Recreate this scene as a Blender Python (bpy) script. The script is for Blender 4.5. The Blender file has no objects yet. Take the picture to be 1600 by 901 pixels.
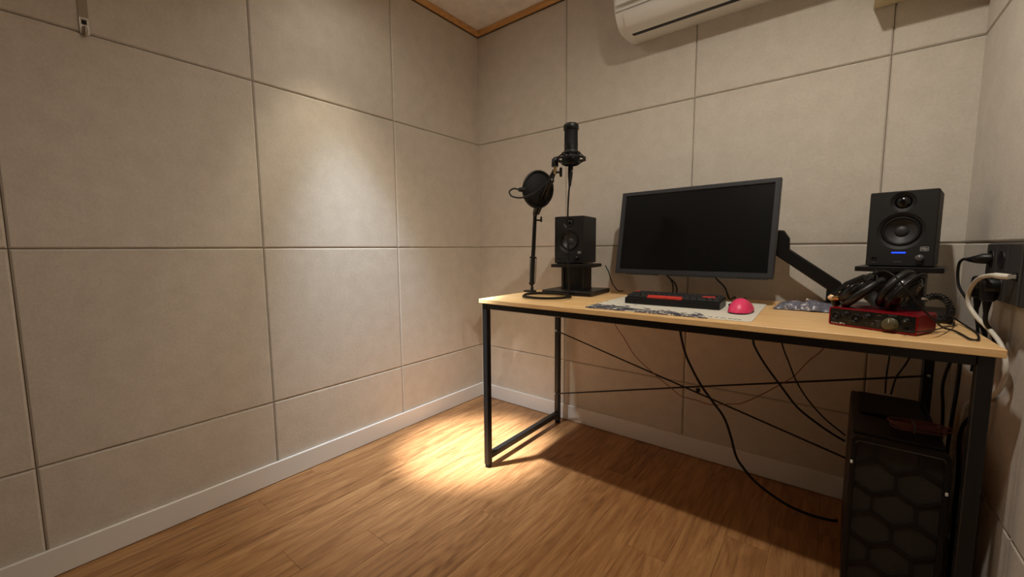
import bpy, bmesh, math, random
from mathutils import Vector, Matrix, Quaternion, noise
random.seed(7)
PI = math.pi
S = bpy.context.scene
COL = S.collection

# ------------------------------------------------------------------ camera
cam_d = bpy.data.cameras.new('camera')
cam = bpy.data.objects.new('camera', cam_d); COL.objects.link(cam)
cam_d.sensor_width = 36.0; cam_d.sensor_fit = 'HORIZONTAL'
cam_d.lens = 634.35 / 1600 * 36.0
cam_d.clip_start = 0.02
r_ = Vector((0.78610, 0.61810, -0.00659)); u_ = Vector((-0.05604, 0.08168, 0.99508)); f_ = Vector((-0.6156, 0.7818, -0.0988))
f_.normalize(); r_ = (r_ - f_ * r_.dot(f_)).normalized(); u_ = r_.cross(f_)
M = Matrix((r_, u_, -f_)).transposed().to_4x4()
M.translation = Vector((1.7068, -1.8563, 0.9276))
cam.matrix_world = M
S.camera = cam

# ------------------------------------------------------------------ world, lamps, exposure
W = bpy.data.worlds.new('world'); S.world = W; W.use_nodes = True
W.node_tree.nodes['Background'].inputs[0].default_value = (0.02, 0.018, 0.015, 1)
W.node_tree.nodes['Background'].inputs[1].default_value = 0.2
S.view_settings.view_transform = 'Standard'; S.view_settings.look = 'None'
S.view_settings.gamma = 1.0; S.view_settings.use_curve_mapping = False
S.view_settings.exposure = 0.0

def spot(name, loc, target, watts, size, blend, color, radius=0.03):
    d = bpy.data.lights.new(name, 'SPOT'); d.energy = watts; d.spot_size = math.radians(size)
    d.spot_blend = blend; d.color = color; d.shadow_soft_size = radius
    o = bpy.data.objects.new(name, d); COL.objects.link(o); o.location = loc
    o.rotation_euler = (Vector(target) - Vector(loc)).to_track_quat('-Z', 'Y').to_euler()
    return o
WARM = (1.0, 0.92, 0.80)
# the downlight by the left wall: a tilted narrow core, its field, the reflector halo, and the spill of its lens
spot('downlight_core', (0.31, -1.07, 2.15), (0.43, -0.53, 0.0), 1250, 22, 1.0, (0.92, 0.95, 1.0), 0.03)
spot('downlight_field', (0.31, -1.07, 2.15), (0.27, -0.66, 0.0), 160, 45, 1.0, (0.76, 0.87, 1.0), 0.03)
spot('downlight_halo', (0.31, -1.07, 2.15), (0.36, -0.76, 0.0), 21, 66, 0.5, (1.0, 0.90, 0.66), 0.03)
spot('downlight_spill', (0.31, -1.07, 2.15), (0.75, -0.45, 0.4), 8, 158, 1.0, WARM, 0.03)
# the downlight over the right half of the desk
spot('downlight_desk', (1.61, -1.08, 2.15), (1.56, -0.92, 0.0), 46, 166, 0.9, WARM, 0.025)

# ------------------------------------------------------------------ materials
def s2l(c):
    return tuple((x / 12.92 if x <= 0.04045 else ((x + 0.055) / 1.055) ** 2.4) for x in (v / 255 for v in c)) + (1.0,)
def new_mat(name):
    m = bpy.data.materials.new(name); m.use_nodes = True
    return m, m.node_tree.nodes, m.node_tree.links, m.node_tree.nodes['Principled BSDF']
def mat(name, rgb, rough=0.5, metal=0.0, spec=0.5, emit=None, estr=0.0, bump=0.0, bscale=400, var=0.0, coat=0.0, trans=0.0):
    m, N, L, B = new_mat(name)
    B.inputs['Base Color'].default_value = s2l(rgb); B.inputs['Roughness'].default_value = rough
    B.inputs['Metallic'].default_value = metal; B.inputs['Specular IOR Level'].default_value = spec
    B.inputs['Coat Weight'].default_value = coat; B.inputs['Transmission Weight'].default_value = trans
    if emit: B.inputs['Emission Color'].default_value = s2l(emit); B.inputs['Emission Strength'].default_value = estr
    tc = N.new('ShaderNodeTexCoord')
    nz = N.new('ShaderNodeTexNoise'); nz.inputs['Scale'].default_value = bscale; nz.inputs['Detail'].default_value = 3
    L.new(tc.outputs['Object'], nz.inputs['Vector'])
    if bump:
        b = N.new('ShaderNodeBump'); b.inputs['Strength'].default_value = bump; b.inputs['Distance'].default_value = 0.001
        L.new(nz.outputs['Fac'], b.inputs['Height']); L.new(b.outputs['Normal'], B.inputs['Normal'])
    if var:
        mx = N.new('ShaderNodeMix'); mx.data_type = 'RGBA'
        c = s2l(rgb); mx.inputs[6].default_value = tuple(x * (1 - var) for x in c[:3]) + (1,)
        mx.inputs[7].default_value = tuple(min(1, x * (1 + var)) for x in c[:3]) + (1,)
        L.new(nz.outputs['Fac'], mx.inputs[0]); L.new(mx.outputs[2], B.inputs['Base Color'])
    return m

def felt_mat(name, rgb, amt=0.10):
    m, N, L, B = new_mat(name)
    B.inputs['Roughness'].default_value = 0.95; B.inputs['Specular IOR Level'].default_value = 0.15
    B.inputs['Sheen Weight'].default_value = 0.15; B.inputs['Sheen Roughness'].default_value = 0.6
    g = N.new('ShaderNodeNewGeometry')
    def nz(scale, det, rough=0.6):
        n = N.new('ShaderNodeTexNoise'); n.inputs['Scale'].default_value = scale; n.inputs['Detail'].default_value = det
        n.inputs['Roughness'].default_value = rough; L.new(g.outputs['Position'], n.inputs['Vector']); return n
    a, b_, c_ = nz(16, 4), nz(110, 4, 0.7), nz(330, 2)
    oi = N.new('ShaderNodeObjectInfo')
    ad = N.new('ShaderNodeMath'); ad.operation = 'ADD'; L.new(a.outputs['Fac'], ad.inputs[0]); L.new(b_.outputs['Fac'], ad.inputs[1])
    ad3 = N.new('ShaderNodeMath'); ad3.operation = 'MULTIPLY_ADD'; L.new(oi.outputs['Random'], ad3.inputs[0]); ad3.inputs[1].default_value = 0.22
    L.new(ad.outputs[0], ad3.inputs[2])
    rp = N.new('ShaderNodeMapRange'); rp.inputs[1].default_value = 0.72; rp.inputs[2].default_value = 1.45
    L.new(ad3.outputs[0], rp.inputs[0])
    mx = N.new('ShaderNodeMix'); mx.data_type = 'RGBA'; c = s2l(rgb)
    mx.inputs[6].default_value = (c[0] * (1 - amt * 0.9), c[1] * (1 - amt), c[2] * (1 - amt * 1.1), 1)
    mx.inputs[7].default_value = (c[0] * (1 + amt), c[1] * (1 + amt), c[2] * (1 + amt * 1.2), 1)
    L.new(rp.outputs[0], mx.inputs[0]); L.new(mx.outputs[2], B.inputs['Base Color'])
    ad2 = N.new('ShaderNodeMath'); ad2.operation = 'ADD'; L.new(b_.outputs['Fac'], ad2.inputs[0]); L.new(c_.outputs['Fac'], ad2.inputs[1])
    bp = N.new('ShaderNodeBump'); bp.inputs['Strength'].default_value = 0.35; bp.inputs['Distance'].default_value = 0.0022
    L.new(ad2.outputs[0], bp.inputs['Height']); L.new(bp.outputs['Normal'], B.inputs['Normal'])
    return m

def wood_mat(name, dark, mid, light, rough, axis='Y', scale=1.0, contrast=1.0, plank=True, bump=0.15):
    m, N, L, B = new_mat(name)
    B.inputs['Specular IOR Level'].default_value = 0.4
    g = N.new('ShaderNodeNewGeometry'); oi = N.new('ShaderNodeObjectInfo')
    off = N.new('ShaderNodeVectorMath'); off.operation = 'SCALE'; off.inputs[0].default_value = (3.1, 7.7, 1.3)
    L.new(oi.outputs['Random'], off.inputs['Scale'])
    add = N.new('ShaderNodeVectorMath'); add.operation = 'ADD'; L.new(g.outputs['Position'], add.inputs[0])
    if plank: L.new(off.outputs[0], add.inputs[1])
    mp = N.new('ShaderNodeMapping'); L.new(add.outputs[0], mp.inputs['Vector'])
    k = 0.075
    mp.inputs['Scale'].default_value = ((1, k, 1) if axis == 'Y' else (k, 1, 1))
    mpf = N.new('ShaderNodeMapping'); L.new(add.outputs[0], mpf.inputs['Vector']); mpf.inputs['Scale'].default_value = ((1, .04, 1) if axis == 'Y' else (.04, 1, 1))
    def nz(sc, det, dist, ro=0.6):
        n = N.new('ShaderNodeTexNoise'); n.inputs['Scale'].default_value = sc * scale; n.inputs['Detail'].default_value = det
        n.inputs['Distortion'].default_value = dist; n.inputs['Roughness'].default_value = ro
        L.new((mp if sc < 100 else mpf).outputs[0], n.inputs['Vector']); return n
    big, fine = nz(30, 6, 1.0, 0.66), nz(330, 6, 0.6, 0.8)
    mp2 = N.new('ShaderNodeMapping'); L.new(add.outputs[0], mp2.inputs['Vector'])
    mp2.inputs['Scale'].default_value = ((1, .16, 1) if axis == 'Y' else (.16, 1, 1))
    wv = N.new('ShaderNodeTexNoise'); wv.inputs['Scale'].default_value = 7 * scale; wv.inputs['Detail'].default_value = 2; L.new(mp2.outputs[0], wv.inputs['Vector'])
    ml = N.new('ShaderNodeMath'); ml.operation = 'MULTIPLY'; L.new(wv.outputs['Fac'], ml.inputs[0]); ml.inputs[1].default_value = 70
    sn = N.new('ShaderNodeMath'); sn.operation = 'SINE'; L.new(ml.outputs[0], sn.inputs[0])
    a1 = N.new('ShaderNodeMath'); a1.operation = 'MULTIPLY_ADD'; L.new(sn.outputs[0], a1.inputs[0]); a1.inputs[1].default_value = 0.055; L.new(big.outputs['Fac'], a1.inputs[2])
    a2 = N.new('ShaderNodeMath'); a2.operation = 'MULTIPLY_ADD'; L.new(fine.outputs['Fac'], a2.inputs[0]); a2.inputs[1].default_value = 0.80; L.new(a1.outputs[0], a2.inputs[2])
    a3 = N.new('ShaderNodeMath'); a3.operation = 'MULTIPLY_ADD'; L.new(oi.outputs['Random'], a3.inputs[0]); a3.inputs[1].default_value = 0.10 if plank else 0.0; L.new(a2.outputs[0], a3.inputs[2])
    rp = N.new('ShaderNodeMapRange'); w = 0.42 / contrast; cc = 0.96 if plank else 0.90
    rp.inputs[1].default_value = cc - w / 2; rp.inputs[2].default_value = cc + w / 2
    L.new(a3.outputs[0], rp.inputs[0])
    cr = N.new('ShaderNodeValToRGB'); L.new(rp.outputs[0], cr.inputs[0])
    e = cr.color_ramp.elements; e[0].position = 0.0; e[0].color = s2l(dark); e[1].position = 1.0; e[1].color = s2l(light)
    x = e.new(0.45); x.color = s2l(mid)
    L.new(cr.outputs[0], B.inputs['Base Color'])
    rr = N.new('ShaderNodeMapRange'); L.new(fine.outputs['Fac'], rr.inputs[0]); rr.inputs[3].default_value = rough + 0.07; rr.inputs[4].default_value = rough - 0.07
    L.new(rr.outputs[0], B.inputs['Roughness'])
    bp = N.new('ShaderNodeBump'); bp.inputs['Strength'].default_value = bump; bp.inputs['Distance'].default_value = 0.0008
    L.new(a2.outputs[0], bp.inputs['Height']); L.new(bp.outputs['Normal'], B.inputs['Normal'])
    return m

FELT = felt_mat('beige_felt', (205, 197, 184))
FELT_SIDE = mat('felt_backing', (140, 128, 110), 0.95, bump=0.3, bscale=300)
CEIL = felt_mat('ceiling_board', (230, 226, 220), 0.16)
FLOOR = wood_mat('oak_vinyl_plank', (110, 73, 42), (154, 110, 69), (184, 140, 93), 0.38, 'Y', 1.25, 0.72, True)
TOP = wood_mat('beech_desktop', (232, 184, 120), (243, 200, 140), (249, 212, 158), 0.38, 'X', 1.6, 0.9, False, 0.05)
TRIMW = wood_mat('pine_trim', (186, 134, 76), (210, 160, 98), (222, 176, 118), 0.5, 'X', 1.0, 0.9, False, 0.05)
WHITEP = mat('white_paint', (232, 230, 226), 0.45, bump=0.03, bscale=250)
BLACKM = mat('black_powder_coat', (13, 13, 14), 0.42, spec=0.45, bump=0.05, bscale=900)
BLACKP = mat('black_plastic', (13, 13, 14), 0.42, spec=0.4, bump=0.06, bscale=900)
BLACKG = mat('black_gloss', (12, 12, 13), 0.18, spec=0.5)
BLACKV = mat('black_vinyl', (18, 18, 18), 0.6, bump=0.15, bscale=700)
BLACKW = mat('black_wood_stand', (18, 16, 16), 0.38, spec=0.5, bump=0.05, bscale=120, var=0.15)
RUBBER = mat('black_rubber', (17, 17, 18), 0.65, spec=0.3, bump=0.03)
CABLE = mat('cable_black', (15, 15, 16), 0.55, spec=0.35)
CABLER = mat('cable_red_brown', (122, 76, 68), 0.55, spec=0.3)
BEZEL = mat('monitor_bezel', (48, 49, 53), 0.5, spec=0.4, bump=0.05, bscale=900)
SCREEN = mat('screen_off', (7, 7, 8), 0.4, spec=0.25)
METAL = mat('steel', (190, 188, 184), 0.3, 1.0, var=0.05)
ALU = mat('aluminium', (176, 168, 156), 0.45, 1.0, var=0.05)
BRASS = mat('brass', (190, 164, 118), 0.35, 1.0, var=0.05)
RED = mat('red_anodised', (150, 14, 30), 0.34, 0.55, spec=0.5, var=0.06)
KEYD = mat('keycap_charcoal', (38, 38, 40), 0.6, bump=0.05)
KEYR = mat('keycap_red', (214, 62, 50), 0.55, bump=0.05)
PINK = mat('mouse_pink', (242, 66, 116), 0.38, spec=0.5, bump=0.02)
WHITEPL = mat('white_plastic', (226, 220, 206), 0.4, spec=0.5, bump=0.02)
CLEAR = mat('clear_plastic', (226, 222, 206), 0.15, trans=0.6)
ACW = mat('air_conditioner_white', (236, 234, 228), 0.35, spec=0.5, bump=0.01)
ACD = mat('vent_dark', (22, 24, 24), 0.5, var=0.1)
SOFF = mat('cream_board', (214, 200, 160), 0.55, bump=0.04, bscale=200)
GREYP = mat('dark_grey_plastic', (54, 53, 51), 0.5, bump=0.05, bscale=800)
SOCK = mat('socket_black', (10, 10, 10), 0.4)
CONE = mat('speaker_cone', (46, 46, 48), 0.5, bump=0.15, bscale=600)
LED = mat('blue_led', (20, 60, 255), 0.4, emit=(20, 50, 255), estr=4.0)
PRINT = mat('white_print', (205, 205, 205), 0.5)
GREYPR = mat('grey_print', (120, 120, 122), 0.5)
OLIVE = mat('olive_knob', (84, 78, 54), 0.4, spec=0.5, var=0.1)
FRONT = mat('interface_front', (14, 15, 15), 0.3, spec=0.5)
MESH = mat('dusty_metal_mesh', (44, 38, 32), 0.7, 0.2, bump=0.8, bscale=900, var=0.35)
INK = mat('navy_ink', (48, 48, 62), 0.7)

def mat_print():   # printed desk mat: pale cloth, grey-navy ink swirls along its near edge
    m, N, L, B = new_mat('printed_desk_mat')
    B.inputs['Roughness'].default_value = 0.8; B.inputs['Specular IOR Level'].default_value = 0.2
    tc = N.new('ShaderNodeTexCoord')
    mp = N.new('ShaderNodeMapping'); L.new(tc.outputs['Object'], mp.inputs['Vector'])
    n1 = N.new('ShaderNodeTexNoise'); n1.inputs['Scale'].default_value = 17; n1.inputs['Detail'].default_value = 2.2; n1.inputs['Distortion'].default_value = 1.6
    n2 = N.new('ShaderNodeTexNoise'); n2.inputs['Scale'].default_value = 44; n2.inputs['Detail'].default_value = 2; n2.inputs['Distortion'].default_value = 3.0
    for n in (n1, n2): L.new(mp.outputs[0], n.inputs['Vector'])
    sp = N.new('ShaderNodeSeparateXYZ'); L.new(tc.outputs['Object'], sp.inputs[0])
    # the art fills a band at the near edge that narrows towards the right (local origin at mat centre)
    ed = N.new('ShaderNodeMath'); ed.operation = 'MULTIPLY_ADD'; L.new(sp.outputs['X'], ed.inputs[0]); ed.inputs[1].default_value = 0.13; L.new(sp.outputs['Y'], ed.inputs[2])
    fall = N.new('ShaderNodeMapRange'); L.new(ed.outputs[0], fall.inputs[0]); fall.inputs[1].default_value = -0.20; fall.inputs[2].default_value = -0.085
    fall.inputs[3].default_value = 0.10; fall.inputs[4].default_value = -0.20
    fx = N.new('ShaderNodeMapRange'); L.new(sp.outputs['X'], fx.inputs[0]); fx.inputs[1].default_value = 0.11; fx.inputs[2].default_value = 0.20
    fx.inputs[3].default_value = 0.0; fx.inputs[4].default_value = -0.6
    s = N.new('ShaderNodeMath'); s.operation = 'ADD'; L.new(n1.outputs['Fac'], s.inputs[0]); L.new(fall.outputs[0], s.inputs[1])
    s2 = N.new('ShaderNodeMath'); s2.operation = 'ADD'; L.new(s.outputs[0], s2.inputs[0]); L.new(fx.outputs[0], s2.inputs[1])
    r1 = N.new('ShaderNodeValToRGB'); L.new(s2.outputs[0], r1.inputs[0]); r1.color_ramp.interpolation = 'CONSTANT'
    e = r1.color_ramp.elements; e[0].position = 0; e[0].color = s2l((224, 220, 206)); e[1].position = 0.505; e[1].color = s2l((44, 44, 56))
    for p, c in ((0.545, (118, 116, 126)), (0.57, (62, 61, 76)), (0.615, (214, 210, 204)), (0.64, (58, 57, 70)), (0.70, (128, 126, 134)), (0.74, (50, 50, 62))):
        x = e.new(p); x.color = s2l(c)
    L.new(r1.outputs[0], B.inputs['Base Color'])
    b = N.new('ShaderNodeBump'); b.inputs['Strength'].default_value = 0.1; b.inputs['Distance'].default_value = 0.0005
    L.new(n2.outputs['Fac'], b.inputs['Height']); L.new(b.outputs['Normal'], B.inputs['Normal'])
    return m
def bag_mat():
    m, N, L, B = new_mat('printed_plastic_film')
    B.inputs['Roughness'].default_value = 0.3; B.inputs['Specular IOR Level'].default_value = 0.6
    tc = N.new('ShaderNodeTexCoord')
    n1 = N.new('ShaderNodeTexNoise'); n1.inputs['Scale'].default_value = 70; n1.inputs['Detail'].default_value = 3; n1.inputs['Distortion'].default_value = 1.5
    L.new(tc.outputs['Object'], n1.inputs['Vector'])
    r1 = N.new('ShaderNodeValToRGB'); L.new(n1.outputs['Fac'], r1.inputs[0])
    e = r1.color_ramp.elements; e[0].position = 0.3; e[0].color = s2l((70, 72, 86)); e[1].position = 0.75; e[1].color = s2l((206, 176, 164))
    for p, c in ((0.45, (104, 106, 122)), (0.58, (96, 98, 114)), (0.62, (176, 170, 172))):
        x = e.new(p); x.color = s2l(c)
    L.new(r1.outputs[0], B.inputs['Base Color']); return m
MATP = mat_print(); BAGM = bag_mat()

# ------------------------------------------------------------------ mesh helpers
class MB:
    def __init__(s): s.v = []; s.f = []; s.sm = []
    def add(s, vs, fs, T=None, smooth=False):
        n = len(s.v)
        s.v += [tuple(T @ Vector(p)) if T else tuple(p) for p in vs]
        s.f += [tuple(i + n for i in f) for f in fs]; s.sm += [smooth] * len(fs); return s
    def box(s, c, d, T=None, bev=0.0):
        x, y, z = (k / 2 for k in d); b = min(bev, x * .98, y * .98, z * .98)
        if b <= 0:
            vs = [(c[0] + i * x, c[1] + j * y, c[2] + k * z) for i in (-1, 1) for j in (-1, 1) for k in (-1, 1)]
            return s.add(vs, [(0, 1, 3, 2), (4, 6, 7, 5), (0, 4, 5, 1), (2, 3, 7, 6), (0, 2, 6, 4), (1, 5, 7, 3)], T)
        vs = []; idx = {}
        for i in (-1, 1):
            for j in (-1, 1):
                for k in (-1, 1):
                    for a, q in enumerate(((x, y - b, z - b), (x - b, y, z - b), (x - b, y - b, z))):
                        idx[i, j, k, a] = len(vs); vs.append((c[0] + i * q[0], c[1] + j * q[1], c[2] + k * q[2]))
        fs = []
        for i in (-1, 1):
            fs.append([idx[i, j, k, 0] for j, k in ((-1, -1), (1, -1), (1, 1), (-1, 1))][::i])
            fs.append([idx[j, i, k, 1] for j, k in ((-1, -1), (1, -1), (1, 1), (-1, 1))][::-i])
            fs.append([idx[j, k, i, 2] for j, k in ((-1, -1), (1, -1), (1, 1), (-1, 1))][::i])
            for j in (-1, 1):
                fs.append([idx[i, j, -1, 0], idx[i, j, 1, 0], idx[i, j, 1, 1], idx[i, j, -1, 1]])
                fs.append([idx[i, -1, j, 0], idx[i, 1, j, 0], idx[i, 1, j, 2], idx[i, -1, j, 2]])
                fs.append([idx[-1, i, j, 1], idx[1, i, j, 1], idx[1, i, j, 2], idx[-1, i, j, 2]])
                for k in (-1, 1): fs.append([idx[i, j, k, 0], idx[i, j, k, 1], idx[i, j, k, 2]])
        return s.add(vs, fs, T)
    def tube(s, pts, r, n=8, T=None, caps=True, closed=False):
        pts = [Vector(p) for p in pts]; m = len(pts)
        rr = r if isinstance(r, (list, tuple)) else [r] * m
        tans = []
        for i in range(m):
            a = pts[(i - 1) % m] if (i or closed) else pts[0]; b = pts[(i + 1) % m] if (i < m - 1 or closed) else pts[-1]
            tans.append((b - a).normalized())
        t0 = tans[0]; nrm = t0.orthogonal().normalized(); vs = []
        for i in range(m):
            if i:
                nrm = tans[i - 1].rotation_difference(tans[i]) @ nrm
                nrm = (nrm - tans[i] * nrm.dot(tans[i])).normalized()
            bn = tans[i].cross(nrm)
            for k in range(n):
                a = 2 * PI * k / n; vs.append(pts[i] + (nrm * math.cos(a) + bn * math.sin(a)) * rr[i])
        fs = []
        for i in range(m if closed else m - 1):
            j = (i + 1) % m
            for k in range(n): fs.append((i * n + k, i * n + (k + 1) % n, j * n + (k + 1) % n, j * n + k))
        s.add(vs, fs, T, True)
        if caps and not closed:
            s.add([vs[k] for k in range(n)], [tuple(range(n))[::-1]], T); s.add([vs[(m - 1) * n + k] for k in range(n)], [tuple(range(n))], T)
        return s
    def lathe(s, prof, n=24, T=None, smooth=True, caps=True):   # prof: (r, z) along +z
        vs = []; fs = []
        for r, z in prof:
            for k in range(n):
                a = 2 * PI * k / n; vs.append((r * math.cos(a), r * math.sin(a), z))
        for i in range(len(prof) - 1):
            for k in range(n): fs.append((i * n + k, i * n + (k + 1) % n, (i + 1) * n + (k + 1) % n, (i + 1) * n + k))
        s.add(vs, fs, T, smooth)
        if not caps: return s
        if prof[0][0] > 1e-6: s.add(vs[:n], [tuple(range(n))[::-1]], T)
        if prof[-1][0] > 1e-6: s.add(vs[-n:], [tuple(range(n))], T)
        return s
    def prism(s, poly, h0, h1, T=None, bev=0.0):   # polygon (ccw) in xy, from z=h0 to h1
        n = len(poly); rings = []
        if bev:
            P2 = [Vector(p) for p in poly]; ins = []
            for i in range(n):
                e1 = (P2[i] - P2[i - 1]).normalized(); e2 = (P2[(i + 1) % n] - P2[i]).normalized()
                n1 = Vector((-e1.y, e1.x)); n2 = Vector((-e2.y, e2.x)); b = (n1 + n2).normalized()
                ins.append(P2[i] + b * bev / max(0.35, b.dot(n1)))
            rings = [(ins, h0), (poly, h0 + bev), (poly, h1 - bev), (ins, h1)]
        else: rings = [(poly, h0), (poly, h1)]
        vs = [(p[0], p[1], h) for R, h in rings for p in R]; fs = []
        for i in range(len(rings) - 1):
            for k in range(n): fs.append((i * n + k, i * n + (k + 1) % n, (i + 1) * n + (k + 1) % n, (i + 1) * n + k))
        fs += [tuple(range(n))[::-1], tuple(range((len(rings) - 1) * n, len(rings) * n))]
        return s.add(vs, fs, T)
    def build(s, name, m, parent=None, loc=None, rot=None):
        me = bpy.data.meshes.new(name); me.from_pydata(s.v, [], s.f); me.validate()
        me.polygons.foreach_set('use_smooth', s.sm[:len(me.polygons)] + [False] * (len(me.polygons) - len(s.sm)))
        bm = bmesh.new(); bm.from_mesh(me); bmesh.ops.recalc_face_normals(bm, faces=bm.faces); bm.to_mesh(me); bm.free()
        me.materials.append(m)
        return link(name, me, parent, loc, rot)
def link(name, me, parent=None, loc=None, rot=None):
    o = bpy.data.objects.new(name, me); COL.objects.link(o)
    if parent: o.parent = parent
    if loc: o.location = loc
    if rot: o.rotation_euler = rot
    return o
def tag(o, label, cat, group=None):
    o['label'] = label; o['category'] = cat
    if group: o['group'] = group
    return o
def thing(name, label, cat, loc=(0, 0, 0), rz=0.0, group=None):
    o = bpy.data.objects.new(name, None); COL.objects.link(o); o.empty_display_size = 0.02
    o.location = loc; o.rotation_euler = (0, 0, rz); return tag(o, label, cat, group)
def struct(o, label=None):
    o['kind'] = 'structure'
    if label: o['label'] = label
    return o
def axis_T(p, d, roll=None):    # local +z along d, origin p
    q = Vector(d).to_track_quat('Z', 'Y'); return Matrix.Translation(Vector(p)) @ q.to_matrix().to_4x4()
def smooth_path(pts, k=6):
    P = [Vector(p) for p in pts]; out = []
    for i in range(len(P) - 1):
        a = P[i - 1] if i else P[0] * 2 - P[1]; b, c = P[i], P[i + 1]; d = P[i + 2] if i + 2 < len(P) else P[-1] * 2 - P[-2]
        for j in range(k):
            t = j / k; t2, t3 = t * t, t * t * t
            out.append(0.5 * ((2 * b) + (c - a) * t + (2 * a - 5 * b + 4 * c - d) * t2 + (3 * b - a - 3 * c + d) * t3))
    out.append(P[-1]); return out
def rrect(w, h, r, n=5, cx=0, cy=0):
    out = []
    for qx, qy, a0 in ((1, 1, 0), (-1, 1, 90), (-1, -1, 180), (1, -1, 270)):
        for i in range(n + 1):
            a = math.radians(a0 + 90 * i / n); out.append((cx + qx * (w / 2 - r) + r * math.cos(a), cy + qy * (h / 2 - r) + r * math.sin(a)))
    return out
def text_obj(name, txt, size, m, parent, T, extrude=0.0002):
    cu = bpy.data.curves.new('t', 'FONT'); cu.body = txt; cu.size = size; cu.extrude = extrude; cu.align_x = 'CENTER'; cu.align_y = 'CENTER'; cu.resolution_u = 2
    o = bpy.data.objects.new('t', cu); COL.objects.link(o); bpy.context.view_layer.update()
    me = bpy.data.meshes.new_from_object(o.evaluated_get(bpy.context.evaluated_depsgraph_get()))
    bpy.data.objects.remove(o); bpy.data.curves.remove(cu)
    me.transform(T); me.materials.clear(); me.materials.append(m); me.name = name
    return link(name, me, parent)
FRONTT = Matrix.Rotation(PI / 2, 4, 'X')          # local xy plane -> facing -y (x right, y up)

# ------------------------------------------------------------------ room shell
XR, YF, ZC = 2.0261, -2.90, 2.182
ROWS = [0.0, 0.3258, 0.9345, 1.5445, 2.1556]
def slab(name, lo, hi, m, label=None):
    c = [(a + b) / 2 for a, b in zip(lo, hi)]; d = [b - a for a, b in zip(lo, hi)]
    return struct(MB().box((0, 0, 0), d).build(name, m, None, c), label)
TH = 0.0085
wl = slab('wall_left', (-0.12, YF - .12, -.05), (-TH, TH, 2.25), FELT_SIDE, 'left wall clad in square beige felt panels')
wb = slab('wall_back', (-TH, TH, -.05), (XR + .12, .12, 2.25), FELT_SIDE, 'back wall behind the desk clad in square beige felt panels')
wr = slab('wall_right', (XR + TH, YF - .12, -.05), (XR + .12, TH, 2.25), FELT_SIDE, 'right wall with the outlet box clad in beige felt panels')
wf = slab('wall_front', (-TH, YF - .12, -.05), (XR + TH, YF, 2.25), mat('front_wall_dark', (128, 118, 104), 0.9, bump=0.3, bscale=300), 'unseen plain wall behind the camera, toned dark to cut bounced light')  # unseen wall, coloured darker to weaken light bounced onto the left wall
ce = slab('ceiling', (-TH, YF, ZC), (XR + TH, TH, 2.25), CEIL, 'mottled beige ceiling board')
fl = slab('floor', (-TH, YF, -.06), (XR + TH, TH, -.004), FELT_SIDE, 'brown oak plank floor')

_pan = {}
def panel(w, h):
    key = (round(w, 4), round(h, 4))
    if key in _pan: return _pan[key]
    g = 0.0011; mb = MB(); vs = []; rings = [(g, -TH), (g, -0.0046), (g + 0.0040, -0.0004), (g + 0.0052, 0.0)]
    for ins, d in rings:
        x, y = w / 2 - ins, h / 2 - ins; vs += [(-x, -y, d), (x, -y, d), (x, y, d), (-x, y, d)]
    fs = []
    for i in range(len(rings) - 1):
        for k in range(4): fs.append((i * 4 + k, i * 4 + (k + 1) % 4, i * 4 + 4 + (k + 1) % 4, i * 4 + 4 + k))
    n = len(rings) * 4; fs.append((n - 4, n - 3, n - 2, n - 1)); mb.add(vs, fs)
    me = bpy.data.meshes.new('felt_panel'); me.from_pydata(mb.v, [], mb.f); me.materials.append(FELT)
    _pan[key] = me; return me
def clad(wall, cols, frame):
    for i in range(len(cols) - 1):
        for j in range(len(ROWS) - 1):
            a, b = cols[i], cols[i + 1]; z0, z1 = ROWS[j], ROWS[j + 1]
            o = link('felt_panel', panel(b - a, z1 - z0))
            R = frame((a + b) / 2, (z0 + z1) / 2, random.uniform(-.0006, .0004))
            o.parent = wall; o.matrix_local = wall.matrix_basis.inverted() @ R
def fr_left(s, z, d): return Matrix(((0, 0, 1, d), (-1, 0, 0, -s), (0, -1, 0, z), (0, 0, 0, 1))) @ Matrix.Rotation(PI, 4, 'Z') if False else Matrix(((0, 0, 1, d), (1, 0, 0, -s), (0, 1, 0, z), (0, 0, 0, 1)))
def fr_right(s, z, d): return Matrix(((0, 0, -1, XR - d), (-1, 0, 0, -s), (0, 1, 0, z), (0, 0, 0, 1)))
def fr_back(s, z, d): return Matrix(((1, 0, 0, s), (0, 0, -1, -d), (0, 1, 0, z), (0, 0, 0, 1)))
clad(wl, [-0.0075, 0.6054, 1.2185, 1.8326, 2.4430, -YF], fr_left)
clad(wb, [-0.0075, 0.6017, 1.2183, 1.8229, XR + 0.0075], fr_back)
clad(wr, [-0.0075, 0.6100, 1.2200, 1.8300, 2.4400, -YF], fr_right)

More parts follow.
